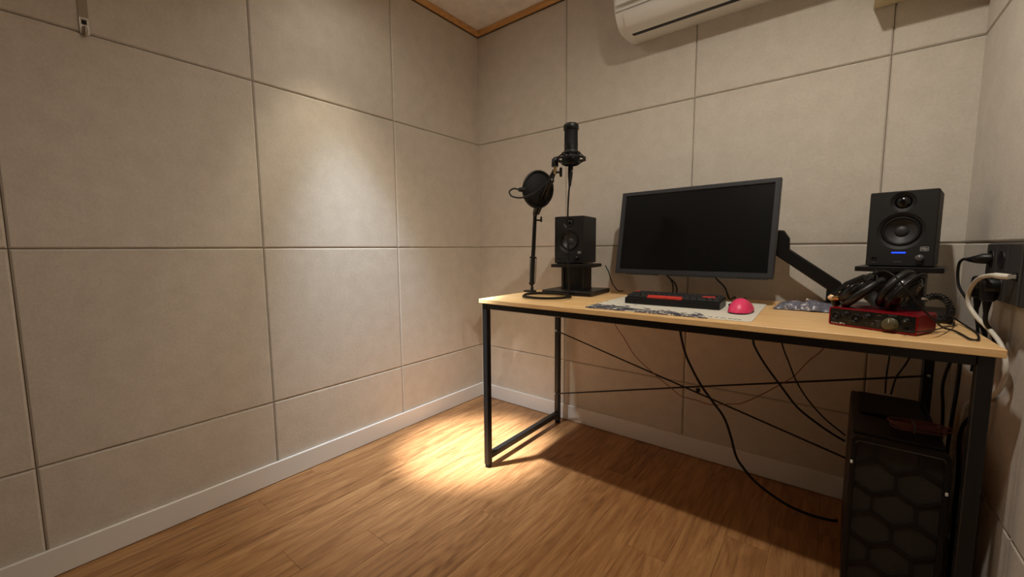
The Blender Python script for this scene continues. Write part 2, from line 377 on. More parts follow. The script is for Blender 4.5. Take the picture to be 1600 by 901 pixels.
# floor planks running towards the back wall
PW = 0.118; x = 0.004 - 0.052; rows_ = 0
def plank_mesh(w, l):
    mb = MB(); g = 0.00012; b = 0.0006; vs = []
    for ins, z in ((g, -.004), (g, -.0008), (g + b, 0.0)):
        X, Y = w / 2 - ins, l / 2 - ins; vs += [(-X, -Y, z), (X, -Y, z), (X, Y, z), (-X, Y, z)]
    fs = [(i * 4 + k, i * 4 + (k + 1) % 4, i * 4 + 4 + (k + 1) % 4, i * 4 + 4 + k) for i in range(2) for k in range(4)] + [(8, 9, 10, 11)]
    mb.add(vs, fs); me = bpy.data.meshes.new('floor_plank'); me.from_pydata(mb.v, [], mb.f); me.materials.append(FLOOR); return me
_pl = {}
while x < XR:
    x0, x1 = max(x, 0.0), min(x + PW, XR)
    if x1 - x0 > 0.01:
        y = -random.uniform(0.15, 0.95); y1 = 0.0
        while y1 > YF:
            y0 = max(y, YF); k = (round(x1 - x0, 3), round(y1 - y0, 3))
            if y1 - y0 > 0.02:
                if k not in _pl: _pl[k] = plank_mesh(x1 - x0, y1 - y0)
                o = link('floor_plank', _pl[k]); o.parent = fl
                o.location = Vector(((x0 + x1) / 2, (y0 + y1) / 2, random.uniform(-.0002, 0))) - fl.location
            y1 = y0; y -= 0.92
    x += PW

# baseboards and ceiling trim
BT, BH = 0.011, 0.0835
def bb(name, a, b, label):
    (x0, y0), (x1, y1) = a, b; c = ((x0 + x1) / 2, (y0 + y1) / 2, BH / 2 + 0.001)
    return struct(MB().box((0, 0, 0), (abs(x1 - x0), abs(y1 - y0), BH - .002), bev=0.0018).build(name, WHITEP, None, c), label)
bb('baseboard_left', (0.0005, YF), (BT, -0.0005), 'white baseboard along the left wall')
bb('baseboard_back', (BT, -BT), (XR - BT, -0.0005), 'white baseboard under the desk along the back wall')
bb('baseboard_right', (XR - BT, YF), (XR - 0.0005, -0.0005), 'white baseboard along the right wall')
def ctrim(name, a, b, label):
    (x0, y0), (x1, y1) = a, b; c = ((x0 + x1) / 2, (y0 + y1) / 2, (2.1562 + ZC) / 2)
    mb = MB().box((0, 0, 0), (abs(x1 - x0), abs(y1 - y0), ZC - 2.1566), bev=0.003)
    return struct(mb.build(name, TRIMW, None, c), label)
ctrim('trim_1', (0.0, YF), (0.02, -0.0), 'wooden ceiling trim above the left wall')
ctrim('trim_2', (0.02, -0.02), (XR - 0.02, -0.0), 'wooden ceiling trim above the back wall')
ctrim('trim_3', (XR - 0.02, YF), (XR, -0.0), 'wooden ceiling trim above the right wall')

# ------------------------------------------------------------------ air conditioner, soffit, hook
AX0, AX1 = 0.9508, 1.735
ac = thing('air_conditioner', 'white split air conditioner mounted high on the back wall', 'air conditioner', (AX0, 0, 1.82))
TX = Matrix(((0, 0, 1, 0), (1, 0, 0, 0), (0, 1, 0, 0), (0, 0, 0, 1)))      # profile (y,z) extruded along x
def yz(poly): return [(p[0], p[1]) for p in poly]
prof = [(p.x, p.y) for p in smooth_path([(-0.0005, 0.012, 0), (-0.06, 0.004, 0), (-0.107, 0.0010, 0), (-0.140, 0.004, 0), (-0.168, 0.014, 0), (-0.188, 0.032, 0), (-0.205, 0.060, 0), (-0.219, 0.105, 0), (-0.2225, 0.16, 0)], 4)] + [(-0.2225, 0.26), (-0.214, 0.292), (-0.19, 0.302), (-0.0005, 0.302)]
L_ = AX1 - AX0
MB().prism(yz(prof)[::-1], 0, L_, TX, bev=0.003).build('casing', ACW, ac)
# louvre flap and dark outlet slot following the curved underside
fl_out = [(p.x, p.y) for p in smooth_path([(-0.128, 0.0008, 0), (-0.142, 0.0028, 0), (-0.169, 0.0125, 0), (-0.1895, 0.031, 0), (-0.2025, 0.0535, 0)], 5)]
def curved(poly, t, x0, x1):
    mb = MB(); n = len(poly); P2 = [Vector(p) for p in poly]; out = []
    for i in range(n):
        d = (P2[min(i + 1, n - 1)] - P2[max(i - 1, 0)]).normalized(); nn = Vector((d.y, -d.x))
        out.append(P2[i] + nn * (-t))
    pol = [tuple(p) for p in P2] + [tuple(p) for p in out[::-1]]
    return mb.prism(pol, x0, x1, TX)
curved(fl_out, 0.004, 0.036, L_ - 0.036).build('louvre_flap', ACW, ac)
curved([(-0.110, 0.0000), (-0.119, 0.0004), (-0.128, 0.0012)], 0.002, 0.042, L_ - 0.042).build('outlet_slot', ACD, ac)
curved([(-0.1035, 0.0002), (-0.107, 0.0000), (-0.110, -0.0001)], 0.002, 0.044, L_ - 0.044).build('slot_lip', GREYP, ac)
curved([(-0.2052, 0.0580), (-0.2058, 0.0595), (-0.2066, 0.061)], 0.0006, 0.004, L_ - 0.004).build('panel_seam', mat('seam_grey', (150, 146, 138), 0.6, var=0.05), ac)
MB().box((L_ / 2, -0.224, 0.175), (L_ - 0.02, 0.006, 0.2), bev=0.002).build('front_panel', ACW, ac)
so = thing('pipe_casing', 'cream boxed-in pipe casing high in the right back corner', 'pipe casing', (1.768, 0, 1.701))
MB().box((0.1285, -0.08, 0.225), (0.257, 0.158, 0.45), bev=0.0015).build('casing_box', SOFF, so)
MB().box((0.1285, -0.1605, 0.225), (0.253, 0.003, 0.44), bev=0.0012).build('front_cover', SOFF, so)

hk = thing('wall_hook', 'small metal hook bracket on the left wall near the top left', 'hook', (0.0, -1.645, 1.536))
MB().box((0.0012, 0.0, 0.118), (0.0016, 0.021, 0.17), bev=0.0005).build('mounting_strip', mat('strip_beige', (150, 136, 116), 0.5, 0.1, var=0.05), hk)
mb = MB(); R8 = [(0.0045 * math.cos(2 * PI * i / 12), 0.0045 * math.sin(2 * PI * i / 12)) for i in range(12)]
mb.box((0.0034, 0, 0.016), (0.0024, 0.020, 0.026), bev=0.0006); mb.box((0.0034, -0.008, 0.036), (0.0024, 0.004, 0.016)); mb.box((0.0034, 0.008, 0.036), (0.0024, 0.004, 0.016)); mb.box((0.0034, 0, 0.0455), (0.0024, 0.020, 0.004))
mb.build('hook_plate', ALU, hk)
MB().tube(smooth_path([(0.0045, 0, 0.022), (0.013, 0, 0.019), (0.018, 0, 0.011), (0.014, 0, 0.002), (0.006, 0, 0.001)], 4), 0.004, 8).build('hook_lip', ALU, hk)
MB().lathe([(0.0, 0), (0.0052, 0), (0.0052, 0.0012), (0, 0.0016)], 14, axis_T((0.0022, 0, 0.036), (1, 0, 0))).build('screw_hole', SOCK, hk)
MB().box((0.006, 0.0, 0.196), (0.011, 0.022, 0.018), bev=0.001).build('upper_clip', WHITEPL, hk)

# ------------------------------------------------------------------ desk
DX0, DX1, DY0, DY1, DZ = 0.577, 1.988, -0.643, -0.043, 0.722
desk = thing('desk', 'light wood topped desk with a black steel frame along the back wall', 'desk', ((DX0 + DX1) / 2, (DY0 + DY1) / 2, 0))
ox, oy = desk.location.x, desk.location.y
def dk(x, y, z): return (x - ox, y - oy, z)
TT = 0.017
MB().box(dk((DX0 + DX1) / 2, (DY0 + DY1) / 2, DZ - TT / 2), (DX1 - DX0, DY1 - DY0, TT), bev=0.0012).build('desktop', TOP, desk)
tz = DZ - TT; LW = 0.025; lx0, lx1 = DX0 + 0.011 + LW / 2, DX1 - 0.012 - LW / 2; ly0, ly1 = DY0 + 0.008 + LW / 2, DY1 - 0.010 - LW / 2
for lx in (lx0, lx1):
    for ly in (ly0, ly1):
        lg = MB().box(dk(lx, ly, (tz + 0.012) / 2), (LW, LW, tz - 0.012), bev=0.002).build('leg', BLACKM, desk)
        MB().lathe([(0.0115, 0.0), (0.0135, 0.002), (0.0135, 0.009), (0.011, 0.013)], 16, Matrix.Translation(dk(lx, ly, 0.0))).build('foot_cap', RUBBER, lg)
    MB().box(dk(lx, (ly0 + ly1) / 2, 0.0475), (LW, ly1 - ly0 - LW, LW), bev=0.002).build('foot_rail', BLACKM, desk)
    MB().box(dk(lx, (ly0 + ly1) / 2, tz - 0.0125), (LW, ly1 - ly0 - LW, LW), bev=0.002).build('side_rail', BLACKM, desk)
for ly, nm in ((ly0, 'front_rail'), (ly1, 'rear_rail')):
    MB().box(dk((lx0 + lx1) / 2, ly, tz - 0.0115), (lx1 - lx0 - LW, LW, 0.023), bev=0.002).build(nm, BLACKM, desk)
yb = ly1 - LW / 2 - 0.005
def brace(x0, z0, x1, z1, dy):
    b = MB().tube([dk(x0, yb - dy, z0), dk((x0 + x1) / 2, yb - dy * .3, (z0 + z1) / 2), dk(x1, yb - dy, z1)], 0.0036, 8).build('cross_brace', BLACKM, desk)
    for xx, zz in ((x0, z0), (x1, z1)):
        MB().lathe([(0.0, 0), (0.005, 0), (0.0055, 0.003), (0.003, 0.006), (0, 0.0065)], 12, axis_T(dk(xx, yb - dy + .002, zz), (0, -1, 0))).build('bolt', METAL, b)
brace(lx0, 0.500, lx1, 0.147, 0.0); brace(lx0, 0.164, lx1, 0.524, 0.008)
MB().lathe([(0.0, 0), (0.009, 0), (0.009, 0.004), (0.0, 0.005)], 14, axis_T(dk(1.30, yb - 0.012, 0.337), (0, -1, 0))).build('brace_joint', BLACKM, desk)

# ------------------------------------------------------------------ desk mat, keyboard, mouse, packet
dm = thing('desk_mat', 'white desk mat with grey inked print under the keyboard', 'desk mat', (1.289, -0.390, DZ), math.radians(1.3))
MB().prism(rrect(0.502, 0.435, 0.014), 0.0, 0.003, None, 0.0006).build('mat_cloth', MATP, dm)
mb = MB(); random.seed(4)
xx = 0.085
while xx < 0.225:           # handwritten strokes in the near right corner
    y0 = -0.196 + random.uniform(-.006, .008) - (xx - 0.085) * 0.05; w = random.uniform(.006, .014)
    pts = [(xx + w * t, y0 + random.uniform(-.006, .006), 0.0031) for t in (0, .35, .7, 1)]
    mb.tube(smooth_path(pts, 3), 0.0011, 4); xx += w + random.uniform(.002, .012)
mb.build('handwriting', INK, dm)

kb = thing('keyboard', 'compact black keyboard with red space bar on the desk mat', 'keyboard', (1.277, -0.4420, DZ + 0.003), math.radians(1.6))
KW, KD = 0.313, 0.115
TXk = Matrix(((0, 0, 1, -KW / 2), (1, 0, 0, 0), (0, 1, 0, 0), (0, 0, 0, 1)))
MB().prism([(0, 0.0015), (KD, 0.0015), (KD, 0.0275), (KD - .004, 0.030), (0.003, 0.0225), (0, 0.0205)], 0, KW, TXk, bev=0.0015).build('case', BLACKP, kb)
for fx in (-.13, .13):
    for fy in (.012, .1): MB().box((fx, fy, .001), (.02, .008, .002)).build('rubber_foot', RUBBER, kb)
tilt = math.atan2(0.0075, KD - .007); U1 = 0.0191
rowsK = [[1.5, 1, 1.25, 6.25, 1.25, 1.25, 1, 1, 1], [2.25] + [1] * 10 + [1.75, 1, 1], [1.75] + [1] * 11 + [2.25, 1], [1.5] + [1] * 12 + [1.5, 1], [1] * 13 + [2, 1]]
rowsK[0] = [1.25, 1.25, 1.25, 6.25, 1.25, 1.25, 1.5, 1, 1]
_kc = {}
def keycap(w, m):
    k = (w, m.name)
    if k in _kc: return _kc[k]
    a, b = (w * U1 - .0012) / 2, (U1 - .0012) / 2; vs = []
    for ins, z in ((0, 0), (0.0004, 0.0035), (0.0024, 0.0085)): vs += [(-a + ins, -b + ins, z), (a - ins, -b + ins, z), (a - ins, b - ins * .7, z), (-a + ins, b - ins * .7, z)]
    fs = [(i * 4 + q, i * 4 + (q + 1) % 4, i * 4 + 4 + (q + 1) % 4, i * 4 + 4 + q) for i in range(2) for q in range(4)] + [(8, 9, 10, 11), (3, 2, 1, 0)]
    me = bpy.data.meshes.new('keycap'); me.from_pydata(vs, [], fs); me.materials.append(m); _kc[k] = me; return me
for r, row in enumerate(rowsK):
    xx = -sum(row) * U1 / 2
    for i, w in enumerate(row):
        red = (r == 0 and w > 6) or (r == 4 and i == 0) or (r == 2 and w == 2.25)
        o = link('keycap', keycap(w, KEYR if red else KEYD), kb)
        yy = 0.010 + U1 * (r + .5)
        o.location = (xx + w * U1 / 2, yy, 0.0225 + (yy - .003) * math.tan(tilt) + .0008); o.rotation_euler = (tilt, 0, 0)
        if red: o['label'] = 'red keycap'
        xx += w * U1

ms = thing('mouse', 'bright pink computer mouse at the right end of the desk mat', 'mouse', (1.494, -0.434, DZ + 0.003), math.radians(-6))
def mouse_shell(scale, z0, zs):
    mb = MB(); nu, nv = 20, 12; vs = []; fs = []
    for i in range(nu + 1):
        t = i / nu; y = -0.062 + 0.122 * t
        env = (1 - abs(2 * t - 1) ** 3.2) ** 0.5
        hw = (0.0325 * env * (1 - 0.10 * math.sin(PI * t) * (1 if t > .4 else .3))) * scale
        h = 0.0405 * (max(0.0, 1 - abs((t - 0.42) / (0.42 if t < .42 else 0.58)) ** 2.0)) ** 0.72 * (1 if t < .5 else 1) * zs
        for j in range(nv + 1):
            a = PI * j / nv; cx = -math.cos(a); sx = math.sin(a) ** 0.86
            vs.append((hw * (abs(cx) ** .86) * (1 if cx > 0 else -1) * (1 - .22 * sx * sx), y, z0 + h * sx))
    for i in range(nu):
        for j in range(nv): k = i * (nv + 1) + j; fs.append((k, k + 1, k + nv + 2, k + nv + 1))
    return mb.add(vs, fs, None, True)
mouse_shell(1.0, 0.0042, 1.0).build('shell', PINK, ms)
basep = [(0.0315 * c * (1 - .08 * abs(s)), 0.0605 * s) for c, s in ((math.cos(2 * PI * i / 28), math.sin(2 * PI * i / 28)) for i in range(28))]
MB().prism([(math.copysign(abs(p[0]) ** .8 * .0315 ** .2, p[0]), math.copysign(abs(p[1]) ** .8 * .0605 ** .2, p[1])) for p in basep], 0.0, 0.0046, None, 0.0008).build('base', BLACKP, ms)
MB().lathe([(0.0, -.004), (0.008, -.004), (0.0095, -.002), (0.0095, .002), (0.008, .004), (0, .004)], 16, axis_T((0, 0.030, 0.0335), (1, 0, 0))).build('scroll_wheel', RUBBER, ms)
for sy in (-0.006, 0.016): MB().box((-0.0318, sy, 0.021), (0.004, 0.019, 0.007), bev=0.0015).build('side_button', BLACKP, ms)

pk = thing('plastic_packet', 'crumpled grey printed plastic packet beside the red box', 'packet', (1.648, -0.243, DZ))
def crumple(w, d, h, seed, nx=34, ny=20):
    vs = []; fs = []
    for top in (1, 0):
        for i in range(nx + 1):
            for j in range(ny + 1):
                u, v = i / nx, j / ny; e = (max(0, 1 - abs(2 * u - 1) ** 3) * max(0, 1 - abs(2 * v - 1) ** 3)) ** .5
                p = Vector((u * 6 + seed, v * 4, seed * 2.0))
                n = noise.noise(p) * .6 + noise.noise(p * 2.3) * .4; k = abs(noise.noise(p * 1.7 + Vector((9, 2, 1))))
                X = (u - .5) * w + noise.noise(p + Vector((3, 1, 8))) * .006; Y = (v - .5) * d + noise.noise(p + Vector((7, 5, 3))) * .010
                lift = .009 * max(0, noise.noise(Vector((u * 3.1 + 2.4, 0.3, seed)))) * (1 - v) * 2.2
                Z = .0016 + lift + (h * e * (.62 + .5 * n + .25 * k) + .001 if top else 0.0003 * i % .0006)
                vs.append((X, Y, max(Z, .0008)))
    N1 = (nx + 1) * (ny + 1)
    for i in range(nx):
        for j in range(ny):
            k = i * (ny + 1) + j; fs.append((k, k + ny + 1, k + ny + 2, k + 1)); fs.append((N1 + k, N1 + k + 1, N1 + k + ny + 2, N1 + k + ny + 1))
    return MB().add(vs, fs, None, True)
crumple(0.165, 0.085, 0.034, 3.7).build('film_body', BAGM, pk, None, (0, 0, math.radians(-3)))
mb = MB(); n = 8
for i in range(n + 1):
    t = i / n; mb.v += [(-0.084 + .02 * t, -0.03 + 0.05 * t, 0.004 + .004 * math.sin(t * 5)), (-0.094 + .012 * math.sin(t * 3), -0.032 + 0.05 * t, 0.002 + .014 * t * t)]
mb.f = [(2 * i, 2 * i + 1, 2 * i + 3, 2 * i + 2) for i in range(n)]; mb.sm = [True] * n
sf = mb.build('torn_flap', mat('tan_film', (196, 150, 108), 0.4, var=0.1), pk)
md = sf.modifiers.new('thick', 'SOLIDIFY'); md.thickness = 0.0006
MB().lathe([(0, 0), (.003, 0), (.0042, .002), (.003, .0045), (0, .0052)], 12, Matrix.Translation((0.004, -0.012, 0.033))).build('press_stud', WHITEPL, pk)

# ------------------------------------------------------------------ monitor and arm
mw, mh = 0.58, 0.345
mon = thing('monitor', 'switched-off black computer monitor tilted back above the keyboard', 'monitor', (1.2664, -0.203, 0.990))
mon.rotation_euler = Matrix.Rotation(-0.0736, 4, 'Z').to_3x3().to_euler(); mon.rotation_euler = (Matrix.Rotation(-0.0736, 3, 'Z') @ Matrix.Rotation(-0.1667, 3, 'X')).to_euler()
def frame_mesh(w, h, ins_l, ins_t, ins_b, yf, yb_, chamfer):
    mb = MB(); rings = []
    def R(l, t, b, y): return [(-w / 2 + l, y, -h / 2 + b), (w / 2 - l, y, -h / 2 + b), (w / 2 - l, y, h / 2 - t), (-w / 2 + l, y, h / 2 - t)]
    vs = R(0, 0, 0, yb_) + R(0, 0, 0, yf + .0015) + R(.0015, .0015, .0015, yf) + R(ins_l - chamfer, ins_t - chamfer, ins_b - chamfer, yf) + R(ins_l, ins_t, ins_b, yf + .005) + R(ins_l, ins_t, ins_b, yb_)
    fs = [(i * 4 + k, i * 4 + (k + 1) % 4, i * 4 + 4 + (k + 1) % 4, i * 4 + 4 + k) for i in range(5) for k in range(4)]
    return mb.add(vs, fs)
frame_mesh(mw, mh, 0.0185, 0.0175, 0.0185, 0.0, 0.024, 0.003).build('bezel', BEZEL, mon)
MB().box((0, 0.0075, 0.0005), (mw - .036, 0.004, mh - .036)).build('screen', SCREEN, mon)
mb = MB(); mb.box((0, 0.020, 0), (mw - .004, 0.012, mh - .004), bev=0.003); mb.box((0, 0.034, -.005), (mw * .72, 0.02, mh * .7), bev=0.008); mb.build('rear_shell', BLACKP, mon)
for bx, bw in ((-.175, .14), (.20, .15), (0.02, .18)): MB().box((bx, 0.010, -mh / 2 - .0014), (bw, 0.016, 0.004), bev=0.001).build('bottom_lip', BEZEL, mon)
for i in range(5): MB().box((0.19 + i * .014, 0.003, -mh / 2 - .0002), (0.007, 0.004, 0.0022), bev=0.0006).build('button', BLACKP, mon)

arm = thing('spring_support_arm', 'black monitor arm rising from the desk to the monitor', 'monitor arm', (1.716, -0.098, DZ))
ax, ay, az = arm.location
def aR(p): return (p[0] - ax, p[1] - az)
TY = Matrix(((1, 0, 0, 0), (0, 0, -1, 0), (0, 1, 0, 0), (0, 0, 0, 1)))       # polygon (x,z), extruded towards -y
polyA = [aR(p) for p in ((1.548, 0.8945), (1.7005, 0.779), (1.7175, 0.770), (1.734, 0.775), (1.7385, 0.786), (1.7366, 0.803), (1.730, 0.8095), (1.5866, 0.9176), (1.5845, 0.956), (1.567, 0.9840), (1.552, 0.9860), (1.5385, 0.976), (1.5385, 0.908))]
MB().prism(polyA, -0.020, 0.020, TY, bev=0.005).build('spring_arm', BLACKP, arm)
MB().lathe([(0.017, 0.008), (0.019, 0.012), (0.019, 0.055), (0.0165, 0.060)], 20).build('post', BLACKP, arm)
MB().prism([(-.045, -.04), (.03, -.04), (.03, .05), (-.045, .05)], 0.0, 0.009, None, 0.002).build('base_plate', BLACKP, arm)
mb = MB(); mb.box((0.0, 0.066, -.012), (.05, .012, .045), bev=.002); mb.build('desk_clamp', BLACKP, arm)
e0 = Vector((1.556 - ax, 0.0, 0.935 - az)); e1 = Vector((1.275 - ax, 0.010, 0.988 - az))
mb = MB(); mb.tube([e0, e0 + Vector((-.03, .012, .004)), e1 + Vector((.05, .012, 0)), e1], [.016, .015, .014, .014], 10); mb.build('front_link', BLACKP, arm)
mb = MB(); mb.box((0, 0, 0), (.10, .006, .10), Matrix.Translation(e1 + Vector((-.002, -.046, 0))) @ Matrix.Rotation(-0.0736, 4, 'Z') @ Matrix.Rotation(-0.1667, 4, 'X'), bev=.002)
mb.tube([e1 + Vector((-.002, -.044, 0)), e1 + Vector((0, -.006, 0))], .014, 12); mb.build('mount_plate', BLACKP, arm)

def cable(name, label, pts, r, m=CABLE, n=7, k=7, group=None):
    P = smooth_path(pts, k); o0 = P[0].copy()
    o = MB().tube([p - o0 for p in P], r, n).build(name, m, None, tuple(o0)); return tag(o, label, 'cable', group)

# ------------------------------------------------------------------ speakers and stands
def holed_plate(mb, rects, y):    # each rect (x0,x1,z0,z1) with one round hole (cx,cz,r): a ring of quads
    for (x0, x1, z0, z1), (cx, cz, r) in rects:
        an = [2 * PI * i / 44 for i in range(44)] + [math.atan2(zz - cz, xx - cx) % (2 * PI) for xx in (x0, x1) for zz in (z0, z1)]
        an = sorted(an); vs = []; n = len(an)
        for a in an:
            c, s_ = math.cos(a), math.sin(a)
            t = min((((x1 if c > 0 else x0) - cx) / c) if abs(c) > 1e-6 else 9, (((z1 if s_ > 0 else z0) - cz) / s_) if abs(s_) > 1e-6 else 9)
            vs += [(cx + r * c, y, cz + r * s_), (cx + t * c, y, cz + t * s_)]
        mb.add(vs, [(2 * i, 2 * i + 1, (2 * i + 3) % (2 * n), (2 * i + 2) % (2 * n)) for i in range(n)])
def circ(cx, cz, r, n=36): return [(cx + r * math.cos(2 * PI * i / n), cz + r * math.sin(2 * PI * i / n)) for i in range(n)]
def speaker(label, loc, rz, tilt_, lit):
    sp = thing('studio_monitor_speaker', label, 'speaker', loc, rz, 'pair of studio speakers on stands'); sp.rotation_euler = (-tilt_, 0, rz)
    w, h, d = 0.141, 0.21, 0.158; sp_tw, sp_wf = (0.0, 0.1795), (0.0, 0.0985)
    mb = MB(); b = .0022
    outer = rrect(w, h, .004, 4, 0, h / 2); inner = rrect(w - 2 * b, h - 2 * b, .0004, 4, 0, h / 2); n = len(outer)
    vs = [(p[0], d, p[1]) for p in outer] + [(p[0], b, p[1]) for p in outer] + [(p[0], 0, p[1]) for p in inner]
    fs = [(i * n + k, i * n + (k + 1) % n, (i + 1) * n + (k + 1) % n, (i + 1) * n + k) for i in range(2) for k in range(n)] + [tuple(range(n))]
    mb.add(vs, fs)
    holed_plate(mb, [((-w / 2 + b, w / 2 - b, .1520, h - b), (*sp_tw, .0275)), ((-w / 2 + b, w / 2 - b, b, .1520), (*sp_wf, .0513))], 0.0)
    mb.build('cabinet', BLACKV, sp)
    FW = lambda c: Matrix.Translation((c[0], 0, c[1])) @ Matrix.Rotation(PI / 2, 4, 'X')   # lathe z -> -y (outwards)
    MB().lathe([(.0276, 0), (.0262, -.0012), (.0235, -.004), (.020, -.0055), (.0185, -.0058), (.0185, -.008), (0.0, -.008)], 36, FW(sp_tw), caps=False).build('tweeter_waveguide', BLACKV, sp)
    t = MB().lathe([(.0180, -.0070), (.0160, -.0045), (.0125, -.0015), (.008, .0008), (.004, .0016), (0, .0018)], 28, FW(sp_tw), caps=False).build('tweeter_dome', BLACKG, sp)
    MB().lathe([(.0515, 0), (.0500, -.0012), (.0450, -.0045), (.0415, -.0058), (.0410, -.0085), (0, -.03)], 44, FW(sp_wf), caps=False).build('woofer_recess', BLACKV, sp)
    wf_ = MB().lathe([(.0408, -.0075), (.0400, -.0040), (.0375, -.0020), (.0350, -.0040), (.0340, -.0070)], 44, FW(sp_wf), caps=False).build('woofer_surround', RUBBER, sp)
    MB().lathe([(.0341, -.0070), (.030, -.0100), (.024, -.0140), (.018, -.0175), (.0155, -.0185)], 44, FW(sp_wf), caps=False).build('woofer_cone', CONE, sp)
    MB().lathe([(.0157, -.0184), (.013, -.0150), (.009, -.0128), (.005, -.0118), (0, -.0115)], 32, FW(sp_wf), caps=False).build('dust_cap', CONE, sp)
    bd = MB().prism(rrect(.0165, .0115, .0025, 4, .0505, .0485), 0, .0007, Matrix.Rotation(PI / 2, 4, 'X')).build('badge', BLACKP, sp)
    mb = MB(); o_ = rrect(.0165, .0115, .0025, 4, .0505, .0485); i_ = rrect(.0150, .0100, .0020, 4, .0505, .0485); n = len(o_)
    vs = [(p[0], -.0009, p[1]) for p in o_] + [(p[0], -.0009, p[1]) for p in i_]; mb.add(vs, [(k, (k + 1) % n, n + (k + 1) % n, n + k) for k in range(n)])
    for i, hh in enumerate((.004, .0065, .0075, .0065, .004)): mb.box((.0505 + (i - 2) * .0026, -.0009, .0485 + math.sin(i * 1.5) * .0008), (.0013, .0004, hh))
    mb.build('logo', PRINT, bd)
    kn = MB().lathe([(.0098, 0), (.0098, .0012), (.0082, .0016), (.0080, .0100), (.0072, .0112), (0, .0112)], 24, FW((.0425, .0235))).build('volume_knob', mat('knob_grey', (92, 92, 94), 0.35, 0.4, var=0.05) if lit else BLACKP, sp)
    MB().box((.0425, -.0116, .0285), (.0012, .0008, .0055)).build('pointer', PRINT, kn)
    MB().lathe([(.0062, 0), (.0062, .0016), (.0034, .0018), (.0032, -.004), (0, -.004)], 20, FW((-.0525, .0215))).build('headphone_jack', BLACKG, sp)
    MB().box((-.001, -.0004, .038), (.029, .0012, .0034), bev=.0003).build('power_light', LED if lit else BLACKG, sp)
    text_obj('model_lettering', 'eris E3.5', .0052, GREYPR, sp, Matrix.Translation((-.002, -.0003, .0125)) @ FRONTT)
    for px, tx in ((-.0525, ''), (.0425, '')): MB().box((px, -.0002, .0105), (.008, .0004, .0012)).build('small_mark', GREYPR, sp)
    for fx in (-.055, .055):
        for fy in (.015, .14): MB().box((fx, fy, -.0012), (.018, .018, .0024)).build('rubber_pad', RUBBER, sp)
    return sp
def stand(label, loc, rz, pw, pd, ztop, prz):
    st = thing('speaker_stand', label, 'speaker stand', loc, rz, 'pair of desktop speaker stands')
    z1 = ztop - DZ
    MB().box((0, 0, .0105), (.235, .22, .019), bev=.003).build('base', BLACKW, st)
    for fx in (-.1, .1):
        for fy in (-.09, .09): MB().lathe([(.006, 0), (.006, .002)], 10, Matrix.Translation((fx, fy, 0))).build('pad', RUBBER, st)
    for sx in (-.0495, .0495): MB().box((sx, 0, (z1 - .014 + .02) / 2), (.012, .082, z1 - .034), bev=.0015).build('side_panel', BLACKW, st)
    MB().box((0, .002, (z1 - .014 + .02) / 2), (.087, .07, z1 - .034)).build('core_panel', BLACKP, st)
    MB().prism(rrect(pw, pd, .006), z1 - .0145, z1, Matrix.Rotation(prz - rz, 4, 'Z'), .0015).build('top_plate', BLACKW, st)
    return st
stand('black speaker stand at the left end of the desk', (0.800, -0.232, DZ), math.radians(4), 0.182, 0.160, 0.8560, math.radians(7))
speaker('black studio speaker on the left desk stand, its light off', (0.7700, -0.2500, 0.8585), 0.1234, 0.0, False)
stand('black speaker stand at the right end of the desk behind the headphones', (1.868, -0.200, DZ), -0.19, 0.186, 0.172, 0.8672, -0.1905)
speaker('black studio speaker with a blue light on the right desk stand', (1.8544, -0.2735, 0.8697), -0.1908, 0.0, True)

# ------------------------------------------------------------------ boom arm, microphone, pop filter
bz = Vector((0.603, -0.307, DZ))
bo = thing('microphone_boom_arm', 'black spring boom arm clamped to the left end of the desk', 'boom arm', tuple(bz))
def bl(p): return Vector(p) - bz
mb = MB(); mb.box((-.008, 0, .004), (.050, .036, .008), bev=.0015); mb.box((-.0315, 0, -.025), (.006, .030, .064), bev=.001); mb.box((-.012, 0, -.0545), (.044, .030, .006), bev=.001); mb.build('table_clamp', BLACKM, bo)
mb = MB(); mb.tube([(.0, 0, -.062), (.0, 0, -.0245)], .0042, 10); mb.lathe([(.011, -.0225), (.011, -.0195), (0, -.018)], 14); mb.tube([(-.014, 0, -.0625), (.014, 0, -.0625)], .0025, 8); mb.build('clamp_screw', METAL, bo)
K0 = bl((0.6060, -0.3070, 0.7700)); K1 = bl((0.6319, -0.3180, 1.0734)); TIP = bl((0.8503, -0.4974, 1.2250))
MB().lathe([(.0075, .008), (.0075, .020), (.0055, .024), (.0055, .036), (.009, .044), (.010, .052), (.007, .056)], 14, Matrix.Translation((0.004, 0, 0))).build('post', BLACKM, bo)
dirL = (K1 - K0).normalized()
MB().tube([K0 - dirL * .008, K0 + dirL * .12, K1 + dirL * .004], [.0105, .0095, .0085], 10).build('lower_tube', BLACKM, bo)
MB().tube([K0 + dirL * .112, K0 + dirL * .118], .016, 14).build('collar', BLACKM, bo)
side = Vector((0.786, 0.618, 0))
for sgn in (-1, 1):
    mb = MB(); a = K0 + dirL * -.004 + side * sgn * .0125; b = K0 + dirL * .112 + side * sgn * .0135; pts = []
    q = (b - a).to_track_quat('Z', 'Y'); ln = (b - a).length
    for i in range(26 * 8 + 1):
        t = i / (26 * 8); an = t * 26 * 2 * PI; pts.append(a + q @ Vector((.0042 * math.cos(an), .0042 * math.sin(an), ln * t)))
    mb.tube(pts, .0013, 5); mb.build('spring', METAL, bo)
    MB().tube([a + Vector((0, 0, .0)), K0 + dirL * -.022], .003, 6).build('spring_link', BLACKM, bo)
